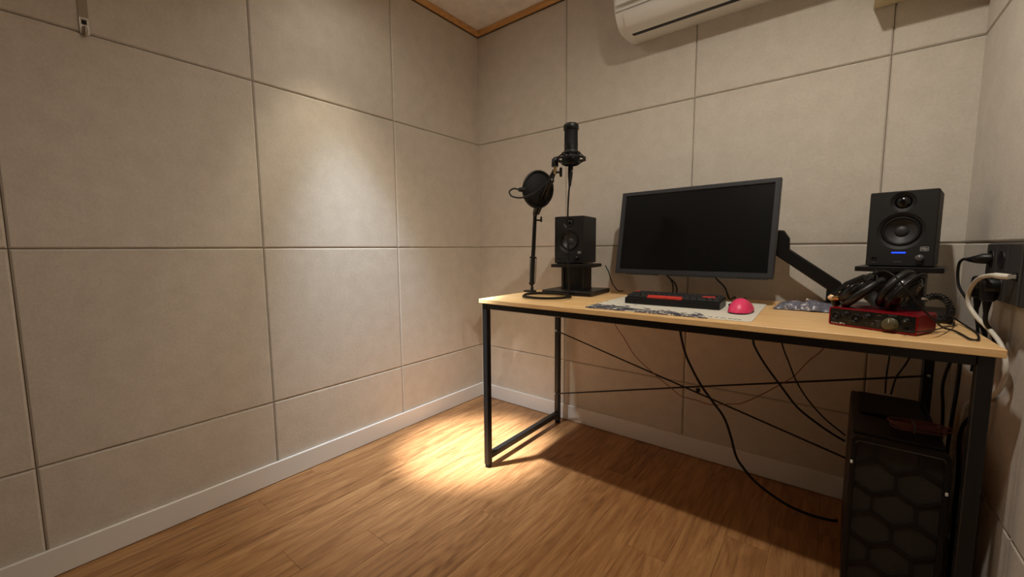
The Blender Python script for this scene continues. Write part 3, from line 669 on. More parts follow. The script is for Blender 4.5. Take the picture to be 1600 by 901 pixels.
# elbow and upper arm
dU = (TIP - K1).normalized()
MB().tube(smooth_path([K1 - dirL * .03, K1, K1 + dirL * .020 + dU * .02, K1 + dU * .075 + dirL * .01], 4), [.0085] * 5 + [.012] * 4 + [.012] * 4, 10).build('elbow', BLACKM, bo)
for off in (-1, 1):
    n_ = dU.cross(Vector((0, 0, 1))).normalized(); MB().tube([K1 + dU * .02 + n_ * off * .008, K1 + dU * .16 + n_ * off * .008, TIP - dU * .02 + n_ * off * .004], [.0078, .0075, .0062], 8).build('upper_bar', BLACKM, bo)
kp = K1 - dirL * .02 + side * .012
MB().tube([kp - side * .010, kp + side * .016], .0042, 8).build('knob_shaft', BLACKM, bo)
MB().box(tuple(kp + side * .017 + Vector((0, 0, .004))), (.009, .009, .026), bev=.003).build('elbow_knob', BLACKP, bo)
TC = TIP + Vector((0, 0, .0))
MB().tube([TIP - dU * .045, TIP - dU * .006], [.011, .009], 12).build('tip_bracket', BLACKM, bo)
MB().tube([TC + Vector((.000, 0, -.016)), TC + Vector((.002, 0, .016))], .0055, 12).build('thread_adapter', BRASS, bo)
MB().tube([TC + Vector((0, 0, -.008)), TC + side * .022 + Vector((0, 0, -.008))], .0045, 8).build('tip_knob_shaft', BLACKM, bo)
MB().box(tuple(TC + side * .023 + Vector((0, 0, -.008))), (.010, .010, .036), Matrix.Identity(4), bev=.003).build('tip_knob', BLACKP, bo)

MT = Vector((0.9095, -0.4745, 1.388)); MBt = Vector((0.9120, -0.4873, 1.2273))
mic = thing('microphone', 'black condenser microphone standing up in a shock mount on the boom arm', 'microphone', (0.9110, -0.481, 1.255))
ml = lambda p: Vector(p) - mic.location
mh_ = 0.133
MB().lathe([(.0, 0), (.022, 0), (.0252, .003), (.0255, .02), (.0255, .055)], 28).build('body', BLACKP, mic)
MB().lathe([(.0256, .055), (.0260, .058), (.0252, .061), (.0248, .108), (.0252, .110)], 28).build('grille', mat('mic_grille', (15, 15, 16), 0.6, 0.5, bump=0.6, bscale=1600), mic)
MB().lathe([(.0252, .109), (.0282, .112), (.0285, .126), (.0262, .131), (.022, .1345), (.010, .136), (0, .136)], 28).build('head_cap', BLACKP, mic)
MB().lathe([(.0262, .030), (.0268, .031), (.0268, .0335), (.0262, .0345)], 28).build('ring', GREYP, mic)
MB().lathe([(.008, -.018), (.010, -.016), (.0105, 0)], 16).build('socket', BLACKP, mic)
xl = MB().lathe([(.0052, -.094), (.0060, -.080), (.0088, -.060), (.0098, -.035), (.0100, -.014), (.0092, -.010)], 18, Matrix.Rotation(math.radians(2.5), 4, 'Y')).build('cable_connector', RUBBER, mic)
MB().box((.0085, -.006, -.040), (.003, .003, .006)).build('latch', METAL, xl)

sm = thing('shock_mount', 'black elastic shock mount holding the microphone', 'shock mount', (0.9110, -0.481, 1.255))
mb = MB()
for z, r in ((.026, .033), (-.012, .031)):
    mb.tube([(r * math.cos(2 * PI * i / 32), r * math.sin(2 * PI * i / 32), z) for i in range(32)], .0034, 8, closed=True)
mb.build('inner_ring', BLACKP, sm)
MB().lathe([(.0275, .024), (.0315, .021), (.0345, .008), (.0325, -.006), (.0272, -.017), (.0262, -.017), (.0300, -.004), (.0325, .008), (.0300, .018), (.0275, .024)], 30).build('cradle_cup', BLACKP, sm)
mb = MB(); mb.tube([(.050 * math.cos(2 * PI * i / 36), .050 * math.sin(2 * PI * i / 36), .006) for i in range(36)], .0040, 8, closed=True); mb.build('outer_ring', BLACKP, sm)
for i in range(4):
    a = math.radians(38 + 90 * i); c, s_ = math.cos(a), math.sin(a)
    MB().box((.0525, 0, .006), (.007, .008, .018), Matrix.Rotation(a, 4, 'Z'), bev=.0015).build('band_post', BLACKP, sm)
    mb = MB(); 
    for da in (-.5, .5): mb.tube([(.052 * c, .052 * s_, .012), (.033 * math.cos(a + da), .033 * math.sin(a + da), .026)], .0016, 6); mb.tube([(.052 * c, .052 * s_, .0), (.031 * math.cos(a + da), .031 * math.sin(a + da), -.012)], .0016, 6)
    mb.build('elastic_band', RUBBER, sm)
tl = Vector((0.8503, -0.4974, 1.242)) - sm.location
mb = MB(); mb.tube([tl + Vector((0, 0, -.004)), tl + Vector((.001, 0, .020)), tl + Vector((.006, .003, .028))], [.0135, .0135, .009], 14); mb.tube([tl + Vector((.003, .002, .018)), Vector((-.047, -.012, .006))], [.011, .007], 10); mb.build('swivel_mount', BLACKP, sm)

PD = Vector((0.7190, -0.4190, 1.1720)); 
toc = (Vector((1.7068, -1.8563, 0.9276)) - PD).normalized(); rgt = Vector((0.786, 0.618, 0)).normalized(); nrm = (toc * math.cos(.58) + rgt * math.sin(.58)).normalized()
pf = thing('pop_filter', 'round black pop filter on a gooseneck beside the boom arm', 'pop filter', tuple(PD))
T = axis_T((0, 0, 0), nrm)
MB().tube([T @ Vector((.0735 * math.cos(2 * PI * i / 44), .0735 * math.sin(2 * PI * i / 44), 0)) for i in range(44)], .0058, 8, closed=True).build('hoop', BLACKP, pf)
MB().lathe([(.0735, -.0012), (.0735, .0012), (0, .0016)], 40, T).build('nylon_screen', mat('nylon_mesh', (13, 13, 14), 0.75, bump=0.4, bscale=1500), pf)
MB().lathe([(0, -.0016), (.0735, -.0014)], 40, T).build('rear_screen', BLACKV, pf)
lft = -(rgt - nrm * rgt.dot(nrm)).normalized()
jb = lft * .078
MB().tube([lft * .070 - nrm * .002, lft * .094 - nrm * .002], [.012, .008], 10).build('hoop_joint', BLACKP, pf)
cl = Vector((0.8140, -0.4700, 1.2100)) - PD
def gp(u, v, t):
    d = Vector(((u - 800) / 634.35, -(v - 450.5) / 634.35, 1.0)); return Vector((1.7068, -1.8563, 0.9276)) + r_ * d.x * t + u_ * d.y * t + f_ * d.z * t - PD
gn = smooth_path([lft * .092 - nrm * .002, gp(803, 294.5, 1.68), gp(796, 299, 1.66), gp(800, 306.5, 1.635), gp(816, 308.5, 1.61), gp(836, 301, 1.59), gp(852, 288, 1.575), gp(860, 281, 1.57)], 6)
MB().tube(gn, .0036, 8).build('gooseneck', mat('gooseneck_dark', (40, 40, 42), 0.35, 0.6, bump=0.5, bscale=900), pf)
g_end = gp(862, 280.5, 1.575)
mb = MB(); mb.tube([g_end - Vector((0, 0, .010)), g_end + Vector((0, 0, .016))], .0095, 12); mb.tube([g_end, g_end + toc * .014], .004, 8); mb.build('arm_clip', BLACKP, pf)
MB().lathe([(0, 0), (.004, 0), (.003, .002), (0, .0022)], 10, axis_T(g_end + toc * .014, toc)).build('clip_bolt', METAL, pf)

cable('microphone_cable', 'black microphone cable hanging from the mic to a coil on the desk',
      [(0.9065, -0.481, 1.164), (0.902, -0.480, 1.135), (0.895, -0.474, 1.06), (0.889, -0.462, 0.96), (0.886, -0.45, 0.86), (0.884, -0.440, 0.78), (0.876, -0.435, 0.742), (0.850, -0.415, 0.734)]
      + [(0.786 + (0.104 - 0.004 * q) * math.cos(a) + .006 * (q - 1), -0.455 + (0.095 - .005 * q) * math.sin(a) - .008 * (q - 1), 0.7262 + 0.0042 * q)
         for q, a in ((i / 14.0, 0.6 + 2 * PI * i / 14) for i in range(0, 36))], 0.0034, CABLE, 7, 5)
cable('speaker_cable', 'thin black cable behind the left speaker stand', [(0.8850, -0.115, 0.846), (0.90, -0.105, 0.81), (0.915, -0.098, 0.76), (0.93, -0.07, 0.728), (0.94, -0.036, 0.722), (0.94, -0.030, 0.69)], 0.0022)

# ------------------------------------------------------------------ red audio interface, headphones, their cables
ai = thing('audio_interface', 'red and black audio interface under the headphones', 'audio interface', (1.7877, -0.5426, DZ), -0.4376)
IW, IH, ID = 0.175, 0.0455, 0.100
FT = Matrix.Rotation(PI / 2, 4, 'X')
mb = MB(); o_ = rrect(IW, IH, .005, 4, 0, IH / 2 + .002); i_ = rrect(IW - .006, IH - .006, .003, 4, 0, IH / 2 + .002); n = len(o_)
vs = [(p[0], ID, p[1]) for p in o_] + [(p[0], .001, p[1]) for p in o_] + [(p[0], 0, p[1]) for p in i_] + [(p[0], .004, p[1]) for p in i_]
mb.add(vs, [(i * n + k, i * n + (k + 1) % n, (i + 1) * n + (k + 1) % n, (i + 1) * n + k) for i in range(3) for k in range(n)] + [tuple(range(n))]); mb.build('case', RED, ai)
MB().prism(i_, 0, .0035, Matrix.Translation((0, .0048, 0)) @ FT).build('front_panel', FRONT, ai)
for fx in (-.07, .07):
    for fy in (.012, .088): MB().lathe([(.006, 0), (.006, .0024)], 10, Matrix.Translation((fx, fy, 0))).build('foot', RUBBER, ai)
FWi = lambda x, z: Matrix.Translation((x, .0012, z)) @ FT
zc = IH / 2 + .002
for jx in (-.0715, -.0285):
    j = MB().lathe([(.0112, 0), (.0112, .0022), (.0100, .0030), (.0086, .0030), (.0086, -.0), (0, 0)], 26, FWi(jx, zc - .0005)).build('combo_jack', BLACKP, ai)
    MB().lathe([(.0042, 0.0001), (.0038, .0022), (.0026, .0022), (.0026, .0004), (0, .0004)], 16, FWi(jx, zc - .0005)).build('jack_socket', GREYP, j)
for kx in (-.0500, -.0050):
    k_ = MB().lathe([(.0078, 0), (.0078, .0012), (.0058, .0018), (.0055, .0105), (.0046, .0115), (0, .0115)], 22, FWi(kx, zc + .0075)).build('gain_knob', BLACKP, ai)
    MB().tube([(kx + .0071 * math.cos(a), .0004, zc + .0075 + .0071 * math.sin(a)) for a in (PI * i / 12 for i in range(-3, 16))], .00055, 4).build('halo_ring', GREYPR, k_)
kn = MB().lathe([(.0150, 0), (.0150, .0012), (.0128, .0016), (.0122, .0145), (.0108, .0160), (0, .0160)], 32, FWi(.0395, zc - .0035)).build('monitor_knob', OLIVE, ai)
MB().box((.0415, -.0150, zc + .0055), (.0012, .0006, .0085)).build('pointer', PRINT, kn)
k2 = MB().lathe([(.0072, 0), (.0072, .0012), (.0056, .0016), (.0052, .0100), (.0044, .0110), (0, .0110)], 20, FWi(.0675, zc + .0075)).build('phones_knob', BLACKP, ai)
MB().box((.0685, -.0102, zc + .0088), (.0034, .0006, .0010), Matrix.Identity(4)).build('pointer', PRINT, k2)
MB().lathe([(.0058, 0), (.0058, .0016), (.0036, .0018), (.0034, 0), (0, 0)], 18, FWi(.0690, zc - .0115)).build('phones_jack', BLACKG, ai)
TI = lambda x, z: Matrix.Translation((x, .0010, z)) @ FRONTT
text_obj('brand_lettering', 'Scarlett', .0052, PRINT, ai, TI(-.0735, .0068))
MB().box((-.0570, .0011, .0069), (.0110, .0006, .0042)).build('white_tab', PRINT, ai)
text_obj('model_lettering', '2i2', .0042, FRONT, ai, TI(-.0570, .0068) @ Matrix.Translation((0, 0, .0004)))
for tx_, x_, z_ in (('INST', -.050, .0165), ('AIR', -.040, .0165), ('INST', -.006, .0165), ('AIR', .005, .0165), ('48V', .0165, .0165), ('USB', .017, zc + .013), ('MONITOR', .042, zc + .0165), ('DIRECT', .016, .0245)):
    text_obj('panel_lettering', tx_, .0034, GREYPR, ai, TI(x_, z_))
for x_, z_ in ((-.050, .0115), (-.040, .0115), (-.006, .0115), (.005, .0115), (.0165, .0115), (.016, .0205)):
    MB().box((x_, .0008, z_), (.0052, .0016, .0030), bev=.0004).build('button', GREYP, ai)

# headphones lying on the interface, cups edge-on, band folded away behind
hp = thing('headphones', 'black over-ear headphones lying on top of the red interface', 'headphones', (1.800, -0.485, DZ + 0.049))
hp.scale = (1.12, 1.12, 1.12)
R0 = Vector((0.998, -0.063, 0)).normalized(); Fw = Vector((0.063, 0.998, 0)); Zv = Vector((0, 0, 1))
def IM(r, u, f): return R0 * r + Zv * u + Fw * f
axc = IM(0.70, -0.70, -0.10).normalized()                # cup axis, left cup -> right cup
bdir = IM(-0.15, -0.15, 0.97); bdir = (bdir - axc * bdir.dot(axc)).normalized()
odir = axc.cross(bdir).normalized()
if odir.z < 0: odir = -odir
C1 = IM(-0.030, 0.0400, 0.0); C2 = IM(0.030, 0.0390, 0.0)
def cupT(c, d): 
    o2 = (odir - d * odir.dot(d)).normalized()
    return Matrix.Translation(c) @ Matrix((o2, d.cross(o2), d)).transposed().to_4x4()
ax2 = IM(0.82, -0.46, -0.38).normalized()
for c, dd in ((C1, -axc), (C2 + IM(.008, .002, -.004), ax2)):
    T = cupT(c, dd) @ Matrix.Diagonal((1.08, 0.88, 0.9, 1))
    cu = MB().lathe([(.0405, -.002), (.0415, .004), (.0390, .013), (.0330, .020), (.0240, .0235), (.0235, .0215), (.010, .0225), (0, .0225)], 32, T).build('ear_cup', BLACKG, hp)
    MB().lathe([(.0418, .0028), (.0424, .0040), (.0424, .0058), (.0416, .0070)], 32, T).build('trim_ring', mat('cup_ring', (58, 58, 60), 0.25, 0.8, var=0.05), cu)
    pd = MB().lathe([(.0380, -.002), (.0445, -.005), (.0460, -.011), (.0440, -.017), (.0380, -.020), (.0300, -.0185), (.0260, -.013), (.0255, -.004), (0, -.004)], 32, T).build('ear_pad', mat('pad_leather', (22, 21, 21), 0.42, spec=0.5, bump=0.3, bscale=220), hp)
    # yoke fork on the cup rim and adjuster strip towards the band
    mb = MB(); 
    mb.tube([T @ Vector((.0455 * math.cos(a), .0455 * math.sin(a), .012)) for a in (PI * (0.0 + i / 14) + (0 if True else 0) for i in range(15))], .0042, 8)
    mb.build('yoke', BLACKP, hp)
    mb = MB(); MB_ = None
    for a in (0.5, 1.2, 2.0, 2.7): mb.lathe([(0, 0), (.0028, 0), (.0022, .0016), (0, .002)], 10, T @ Matrix.Translation((.034 * math.cos(a + PI), .034 * math.sin(a + PI), .0185)))
    mb.build('rivets', METAL, cu)
# headband: arc from the left yoke, round the back, to the right yoke
pts = []
m0 = (C1 + C2) / 2; hw = (C2 - C1).dot(axc) / 2 + .012
for i in range(25):
    a = PI * i / 24; pts.append(m0 + axc * (-math.cos(a) * (hw + .022 * math.sin(a))) + bdir * (.040 + .092 * math.sin(a)) + odir * .004)
for p in pts: p.z = max(p.z, -.028)
def strap(pts, w, t):
    mb = MB(); n = len(pts); vs = []; fs = []
    for i, p in enumerate(pts):
        tn = (pts[min(i + 1, n - 1)] - pts[max(i - 1, 0)]).normalized(); b = odir - tn * odir.dot(tn); b.normalize(); nn = tn.cross(b)
        for q in range(10):
            a = 2 * PI * q / 10; vs.append(p + b * (w / 2 * math.cos(a)) + nn * (t / 2 * math.sin(a)))
    for i in range(n - 1):
        for q in range(10): fs.append((i * 10 + q, i * 10 + (q + 1) % 10, i * 10 + 10 + (q + 1) % 10, i * 10 + 10 + q))
    fs += [tuple(range(10))[::-1], tuple(range(n * 10 - 10, n * 10))]
    return mb.add(vs, fs, None, True)
strap(pts, .016, .004).build('headband', BLACKP, hp)
strap(pts[5:20], .030, .012).build('band_padding', BLACKV, hp)
# slider arm of the near cup pointing down to the left, with its brass pivot
s0 = C1 - axc * .013 + IM(.018, .020, -.03); s1 = IM(-0.078, 0.018, -.004)
mb = MB(); mb.tube([s0, s0 * .5 + s1 * .5 + IM(0, .006, 0), s1], [.0085, .010, .0085], 10); mb.build('slider_arm', BLACKP, hp)
MB().tube([s1 + IM(.012, .002, -.004), s1 + IM(-.004, .001, -.004)], [.0085, .0075], 12).build('pivot_sleeve', BRASS, hp)
MB().lathe([(0, 0), (.0052, 0), (.0045, .0016), (0, .002)], 16, axis_T(s1 + IM(-.003, .001, -.011), IM(-.35, 0, -1))).build('pivot_cap', mat('pivot_cream', (236, 200, 168), 0.4, var=0.03), hp)
mb = MB(); mb.tube([s1 + IM(.004, -.003, 0), IM(-.070, 0.002, 0.004)], [.007, .009], 8); mb.build('hinge_block', BLACKP, hp)

def at(u, v, t):     # design helper: a point at depth t on the photograph's sight line, fixed numbers only
    return gp(u, v, t) + PD
cable('headphone_cable', 'black cable looping from the headphones over the right end of the desk',
      [(1.7950, -0.4950, 0.8300), at(1368, 429, 1.0), at(1378, 423.5, .975), at(1390, 426, .95), at(1405, 438, .935), at(1422, 459, .925), at(1440, 481, .925), at(1457, 497, .94), (1.9230, -0.470, 0.7330), (1.9440, -0.466, 0.7262), (1.9485, -0.516, 0.7258), (1.9515, -0.568, 0.7258), (1.9640, -0.562, 0.7258), (1.9790, -0.470, 0.7258), (1.9800, -0.380, 0.7262), (1.9740, -0.310, 0.7320), (1.960, -0.285, 0.745)], 0.0021, CABLE, 7, 7)
jk = ai.matrix_basis @ Vector((.0690, -.002, zc - .0115))
cable('thin_signal_cable', 'thin black cable plugged into the front of the red interface', [jk, ai.matrix_basis @ Vector((.0690, -.014, zc - .0115)), ai.matrix_basis @ Vector((.076, -.022, zc - .0112)), ai.matrix_basis @ Vector((.094, -.012, zc - .011)), ai.matrix_basis @ Vector((.110, .020, .018)), (1.936, -0.45, .7330), (1.952, -0.395, .7262), (1.964, -0.34, .7250), (1.970, -0.30, .7250)], 0.0015, CABLE)
cc = thing('coiled_cable', 'black coiled headphone cord beside the red interface', 'cable', at(1470, 490, 1.05))
arc = smooth_path([at(1446, 467, 1.06) , at(1456, 463, 1.055), at(1468, 463, 1.05), at(1479, 470, 1.045), at(1485, 481, 1.04), at(1484, 492, 1.03), at(1475, 500, 1.03)], 10)
arc = [p - cc.location for p in arc]; pts = []; n = len(arc); turns = 17
cum = [0]
for i in range(1, n): cum.append(cum[-1] + (arc[i] - arc[i - 1]).length)
for i in range(turns * 14 + 1):
    s_ = cum[-1] * i / (turns * 14); j = max(k for k in range(n) if cum[k] <= s_ + 1e-9); j = min(j, n - 2); t = (s_ - cum[j]) / (cum[j + 1] - cum[j])
    p = arc[j].lerp(arc[j + 1], t); tn = (arc[j + 1] - arc[j]).normalized(); a_ = tn.cross(Vector((.618, -.786, 0))).normalized(); b_ = tn.cross(a_); an = 2 * PI * i / 14
    pts.append(p + (a_ * math.cos(an) + b_ * math.sin(an)) * .0068)
MB().tube(pts, .0019, 6).build('coil', CABLE, cc)
MB().tube([arc[0] + Vector((-.006, -.004, .001)), arc[0] + Vector((.004, .003, .0))], .0032, 10).build('ferrule', mat('ferrule_cream', (206, 200, 186), 0.35, 0.3, var=0.05), cc)
pe = arc[-1]; MB().tube([pe + R0 * .004, pe - R0 * .016], [.005, .005], 10).build('plug_sleeve', RUBBER, cc)
MB().tube([pe - R0 * .014, pe - R0 * .034], .0022, 8).build('plug_pin', METAL, cc)

# ------------------------------------------------------------------ outlet box and plugs on the right wall
ob = thing('outlet_box', 'dark grey power outlet box on the right wall above the desk', 'outlet', (XR, -0.4985, 0.868))
MB().box((-.0125, 0, 0), (.025, .236, .128), bev=.002).build('back_box', GREYP, ob)
for yy, wd in ((.075, .074), (.000, .072), (-.0785, .078)):
    MB().box((-.0265, yy, 0), (.004, wd, .124), bev=.0012).build('cover_plate', GREYP, ob)
SP = lambda y, z: Matrix.Translation((-.0287, y, z)) @ Matrix.Rotation(-PI / 2, 4, 'Y')
for yy in (.075, .0):
    for zz in (.028, -.030):
        s_ = MB().lathe([(.0205, 0), (.0205, .0012), (.0190, .0014), (.0180, .0002), (0, .0002)], 28, SP(yy, zz)).build('socket', SOCK, ob)
j = MB().box((-.0290, -.1015, -.004), (.0024, .012, .018), bev=.0004).build('network_jack', SOCK, ob)
MB().box((-.0296, -.1015, -.004), (.0014, .020, .007), bev=.0003).build('shutter', SOCK, j)

pb = thing('round_power_plug', 'black power plug in the upper left socket of the outlet box', 'plug', (XR - .0296, -0.4235, 0.896))
MB().tube([(0, 0, 0), (-.012, .0, 0), (-.020, .006, -.002), (-.026, .028, -.003), (-.028, .055, -.003)], [.0125, .0125, .0095, .0062, .0042], 12).build('plug_body', BLACKP, pb)
cable('outlet_power_cord', 'black cord curling from the upper left socket down behind the desk',
      [(1.9685, -0.3680, 0.893), (1.967, -0.345, 0.892), (1.966, -0.315, 0.880), (1.968, -0.298, 0.852), (1.972, -0.302, 0.820), (1.985, -0.312, 0.79), (2.002, -0.318, 0.75), (2.010, -0.318, 0.70), (2.010, -0.30, 0.60)], 0.0032)
for k, (yy, lab) in enumerate(((-.4235, 'black angled plug in the lower left socket of the outlet box'), (-.4985, 'black angled plug in the lower middle socket of the outlet box'))):
    pg = thing('angled_power_plug', lab, 'plug', (XR - .0296, yy, 0.838), 0, 'angled plugs in the lower sockets')
    mb = MB(); mb.lathe([(.0175, 0), (.0178, .004), (.0178, .020), (.0155, .024), (0, .025)], 22, Matrix.Rotation(-PI / 2, 4, 'Y')); mb.box((-.013, 0, -.018), (.022, .026, .034), bev=.004); mb.build('plug_body', BLACKP, pg)
    MB().tube([(-.013, 0, -.034), (-.013, 0.002, -.060)], [.008, .0045], 10).build('strain_relief', RUBBER, pg)
    y2 = yy + .004
    cable('plug_cord', ('black cord dropping from the lower left plug behind the desk', 'black cord dropping from the lower middle plug behind the desk')[k],
          [(XR - .0426, yy + .002, .782), (XR - .040, yy + .006, .755), (XR - .026, yy + .02, .73), (XR - .018, yy + .03, .70), (XR - .016, yy + .05, .62), (XR - .016, yy + .06, .52), (1.996, yy + .09, .44), (2.002, yy + .10, .3), (2.004, yy + .10, .02)], 0.0042)
wc = thing('network_cable', 'white network cable curving from the outlet box down past the desk', 'cable', (XR - .029, -0.6000, 0.864))
wl_ = wc.location
MB().box((-.0055, 0.0, 0), (.011, .011, .008), bev=.0006).build('clear_tip', CLEAR, wc)
MB().tube([(-.008, .000, 0), (-.016, .010, 0), (-.020, .032, .0004)], [.0055, .0062, .0058], 12).build('boot', WHITEPL, wc)
wp = smooth_path([Vector(p) - wl_ for p in ((1.9770, -0.5685, 0.8644), (1.975, -0.535, 0.862), (1.971, -0.478, 0.851), (1.968, -0.432, 0.822), (1.970, -0.420, 0.790), (1.980, -0.440, 0.762), (1.996, -0.490, 0.735), (2.004, -0.530, 0.712), (2.008, -0.552, 0.680), (2.010, -0.545, 0.645), (2.012, -0.50, 0.60), (2.012, -0.42, 0.56), (2.012, -0.33, 0.53), (2.012, -0.25, 0.46), (2.012, -0.22, 0.2), (2.010, -0.2, 0.02))], 7)
MB().tube(wp, .0046, 10).build('sheath', WHITEPL, wc)

# ------------------------------------------------------------------ computer tower
tw = thing('computer_tower', 'black computer tower with a honeycomb mesh front under the desk', 'computer', (1.7700, -0.5560, 0.0), math.radians(-1.2))
CW, CD, CH = 0.176, 0.43, 0.452
for fx in (.02, CW - .02):
    for fy in (.03, CD - .03): MB().box((fx, fy, .007), (.026, .03, .014), bev=.002).build('foot', RUBBER, tw)
MB().box((CW / 2, CD / 2 + .012, CH / 2 + .004), (CW - .002, CD - .026, CH - .026), bev=.003).build('chassis', BLACKM, tw)
MB().box((CW / 2, CD / 2 + .02, CH - .006), (CW - .004, CD - .05, .010), bev=.003).build('top_cover', BLACKP, tw)
MB().box((CW / 2, CD * .70, CH + .004), (CW - .040, CD * .46, .006), bev=.002).build('top_vent', mat('filter_black', (16, 16, 17), 0.8, bump=0.6, bscale=700), tw)
for py_, sz in ((.045, .008), (.065, .004), (.08, .004)):
    MB().lathe([(sz, 0), (sz, .0015), (sz * .8, .002), (0, .002)], 16, Matrix.Translation((CW * .78, py_, CH - .0012))).build('top_button', BLACKG, tw)
ff = MB(); fo = rrect(CW, CH - .014, .012, 6, CW / 2, CH / 2 + .007); fi = rrect(CW - .020, CH - .036, .008, 6, CW / 2, CH / 2 + .006); n = len(fo)
vs = [(p[0], .024, p[1]) for p in fo] + [(p[0], .002, p[1]) for p in fo] + [(CW / 2 + (p[0] - CW / 2) * .985, 0, CH / 2 + (p[1] - CH / 2) * .995) for p in fo] + [(p[0], 0, p[1]) for p in fi] + [(p[0], .010, p[1]) for p in fi]
ff.add(vs, [(i * n + k, i * n + (k + 1) % n, (i + 1) * n + (k + 1) % n, (i + 1) * n + k) for i in range(4) for k in range(n)]); ff.build('front_frame', BLACKP, tw)
MB().prism(rrect(CW - .021, CH - .037, .008, 6, CW / 2, CH / 2 + .006), -.0015, .0, Matrix.Translation((0, .008, 0)) @ FT).build('front_mesh', MESH, tw)
hexw = 0.078; hr = hexw / math.sqrt(3); mb = MB(); seen = set()
X0, X1, Z0, Z1 = .012, CW - .012, .022, CH - .016
def clip(a, b):
    t0, t1 = 0.0, 1.0; d = (b[0] - a[0], b[1] - a[1])
    for p, qv in ((-d[0], a[0] - X0), (d[0], X1 - a[0]), (-d[1], a[1] - Z0), (d[1], Z1 - a[1])):
        if abs(p) < 1e-9:
            if qv < 0: return None
        else:
            t = qv / p
            if p < 0: t0 = max(t0, t)
            else: t1 = min(t1, t)
    if t1 - t0 < 0.05: return None
    return (a[0] + d[0] * t0, a[1] + d[1] * t0), (a[0] + d[0] * t1, a[1] + d[1] * t1)
ribs = []
for rr_ in range(-1, 7):
    for c_ in range(-1, 4):
        cx = CW / 2 + (c_ - 1) * hexw + (hexw / 2 if rr_ % 2 else 0); cz = 0.155 + (rr_ - 2) * hr * 1.5 + .0
        vv = [(cx + hr * math.sin(PI / 3 * i), cz + hr * math.cos(PI / 3 * i)) for i in range(6)]
        for i in range(6):
            a, b = vv[i], vv[(i + 1) % 6]; key = tuple(sorted((tuple(round(q, 3) for q in a), tuple(round(q, 3) for q in b))))
            if key in seen: continue
            seen.add(key); c2 = clip(a, b)
            if c2: ribs.append(c2)
for a, b in ribs:
    d = Vector((b[0] - a[0], 0, b[1] - a[1])); l = d.length; ang = math.atan2(d.z, d.x)
    MB().box((0, 0, 0), (l, .004, .0065), Matrix.Translation(((a[0] + b[0]) / 2, .0068, (a[1] + b[1]) / 2)) @ Matrix.Rotation(-ang, 4, 'Y')).build('honeycomb_rib', BLACKP, tw)
for sx, sz in ((.004, .385), (CW - .004, .385)): MB().box((sx, -.0006, sz - (.0 if sx < .1 else .022)), (.005, .0016, .008), bev=.0003).build('white_clip', WHITEPL, tw)
tlin = [(p[0], -.0006, p[1]) for p in fi]
top_pts = sorted([p for p in tlin if p[2] > CH - .030], key=lambda p: p[0])
MB().tube([Vector((p[0], -.0004, p[2] + .003)) for p in top_pts], .0011, 6).build('edge_line', mat('satin_grey', (110, 106, 100), 0.3, 0.7, var=0.05), tw)

# coiled thin red-brown cable lying on the tower
cb = thing('cable_bundle', 'loose coil of thin reddish brown cable on top of the tower', 'cable', (1.905, -0.440, CH + .0065))
pts = []
for i in range(6 * 18 + 1):
    a = 2 * PI * i / 18; q = i / 18
    wob = 1 + .26 * math.sin(q * 2.3 + 1)
    X, Y = .052 * wob * math.cos(a), .024 * wob * math.sin(a)
    tilt_z = max(0, X) * .30
    pts.append(Vector((X * .9 - Y * .32 + .004 * math.sin(q * 3), Y * .9 + X * .20 + .006 * math.cos(q * 2.1), .0028 + q * .0030 + .001 * math.sin(a * 3))))
MB().tube(pts, .0019, 6).build('loops', CABLER, cb)
MB().tube([Vector((-.012, -.031, .001)), Vector((-.012, -.028, .020)), Vector((-.014, .004, .022))], .0024, 6).build('cable_tie', mat('tie_grey', (84, 78, 72), 0.5, var=0.05), cb)

# ------------------------------------------------------------------ loose cables below the desk
cable('red_brown_cable', 'thin red-brown cable sagging below the desk in front of the brace', [(0.945, -0.14, 0.703), (0.945, -0.14, 0.64), (0.949,-0.14,0.582),(0.993,-0.14,0.523),(1.039,-0.14,0.457),(1.097,-0.14,0.409),(1.159,-0.14,0.367),(1.208,-0.14,0.335),(1.248,-0.14,0.311),(1.305,-0.14,0.308),(1.358,-0.14,0.302),(1.426,-0.14,0.321),(1.469,-0.14,0.335),(1.526,-0.14,0.379),(1.577,-0.14,0.424),(1.623,-0.14,0.469),(1.660,-0.14,0.528),(1.700,-0.14,0.580), (1.715, -0.14, 0.640), (1.718, -0.14, 0.703)], 0.0016, CABLER)
cable('thick_power_cable', 'thick black cable swinging from mid desk down to the floor by the tower', [(1.247, -0.2, 0.703), (1.247, -0.2, 0.65), (1.250,-0.20,0.594),(1.270,-0.20,0.514),(1.298,-0.20,0.454),(1.336,-0.20,0.390),(1.379,-0.20,0.336),(1.419,-0.20,0.285),(1.445,-0.20,0.217),(1.465,-0.20,0.148),(1.490,-0.20,0.111),(1.531,-0.20,0.071),(1.582,-0.20,0.041),(1.640,-0.20,0.019),(1.704,-0.20,0.012),(1.755,-0.195,0.014), (1.7695, -0.19, 0.018)], 0.0046)
cable('tower_display_cable', 'black cable slanting from below the mat to the tower side', [(1.493, -0.15, 0.703), (1.492, -0.15, 0.65), (1.495,-0.15,0.582),(1.505,-0.15,0.552),(1.537,-0.15,0.498),(1.588,-0.15,0.429),(1.640,-0.15,0.363),(1.695,-0.15,0.322),(1.740,-0.15,0.295),(1.7745,-0.15,0.279)], 0.0038)
cable('tower_mouse_cable', 'thinner black cable next to the slanting cable behind the tower', [(1.582, -0.15, 0.703), (1.580, -0.15, 0.65), (1.584,-0.15,0.583),(1.608,-0.15,0.517),(1.629,-0.15,0.463),(1.656,-0.15,0.415),(1.688,-0.15,0.373),(1.726,-0.15,0.335),(1.7745,-0.15,0.299)], 0.0026)
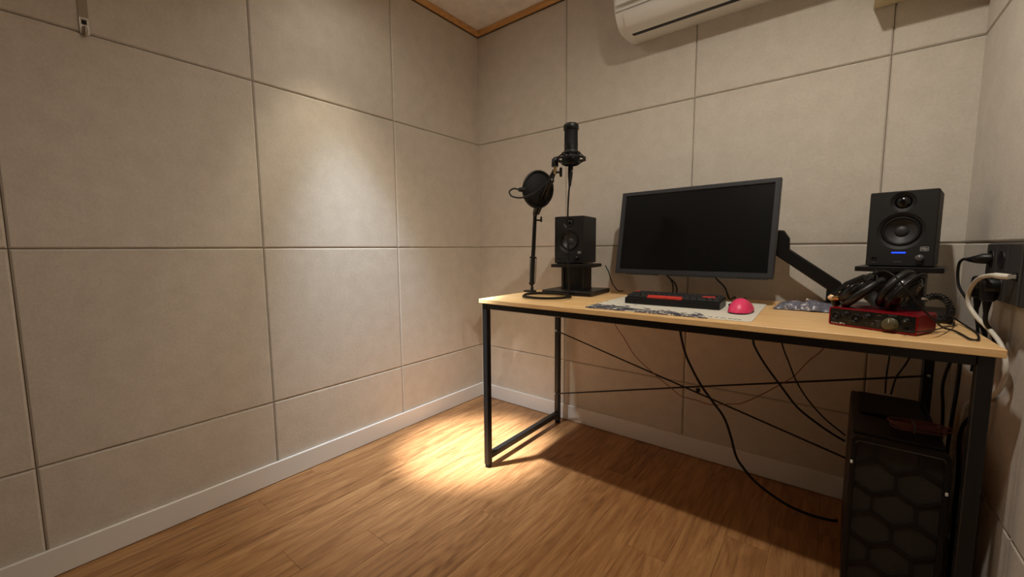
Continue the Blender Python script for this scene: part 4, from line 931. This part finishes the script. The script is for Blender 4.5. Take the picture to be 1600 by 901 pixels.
cable('tower_audio_cable', 'left thin black cable dropping onto the tower top', [(1.868, -0.15, 0.703), (1.866, -0.15, 0.64), (1.8652, -0.15, 0.586), (1.862, -0.15, 0.52), (1.8626, -0.15, 0.463)], 0.0024)
cable('tower_usb_cable', 'bent black cable dropping onto the tower top', [(1.925, -0.15, 0.703), (1.920, -0.15, 0.63), (1.905, -0.15, 0.57), (1.885, -0.15, 0.52), (1.876, -0.15, 0.463)], 0.0026)
cable('wavy_cable', 'wavy black cable hanging behind the right rear desk leg', [(1.992, -0.135, 0.703), (1.998, -0.13, 0.64), (2.000, -0.13, 0.59), (1.992, -0.13, 0.545), (1.989, -0.13, 0.50), (1.994, -0.13, 0.44), (1.998, -0.12, 0.36), (1.998, -0.10, 0.2), (1.998, -0.09, 0.02)], 0.0040)
cable('straight_cable', 'straight black cable hanging between the right desk legs', [(1.965, -0.200, 0.703), (1.985, -0.205, 0.68), (2.003, -0.21, 0.62), (2.003, -0.215, 0.53), (1.999, -0.22, 0.45), (1.996, -0.22, 0.36), (1.998, -0.2, 0.2), (2.0, -0.18, 0.02)], 0.0046)
cable('monitor_power_cable', 'black looped cable hanging below the left half of the monitor', [(1.160, -0.150, 0.850), (1.162, -0.150, 0.828), (1.180, -0.148, 0.806), (1.203, -0.145, 0.785), (1.214, -0.142, 0.762), (1.213, -0.138, 0.738), (1.206, -0.10, 0.728), (1.20, -0.034, 0.726), (1.20, -0.030, 0.69)], 0.0031)
cable('monitor_signal_cable', 'second black cable beside the looped cable below the monitor', [(1.188, -0.146, 0.800), (1.196, -0.142, 0.780), (1.199, -0.138, 0.755), (1.196, -0.132, 0.738), (1.19, -0.09, 0.728), (1.185, -0.034, 0.726), (1.185, -0.030, 0.69)], 0.0027)
cable('monitor_right_cable', 'black cable dropping from the monitor behind the pink mouse', [(1.345, -0.152, 0.850), (1.347, -0.152, 0.828), (1.368, -0.152, 0.800), (1.392, -0.152, 0.775), (1.404, -0.150, 0.745), (1.408, -0.14, 0.730), (1.41, -0.09, 0.7275), (1.41, -0.034, 0.726), (1.41, -0.030, 0.69)], 0.0030)
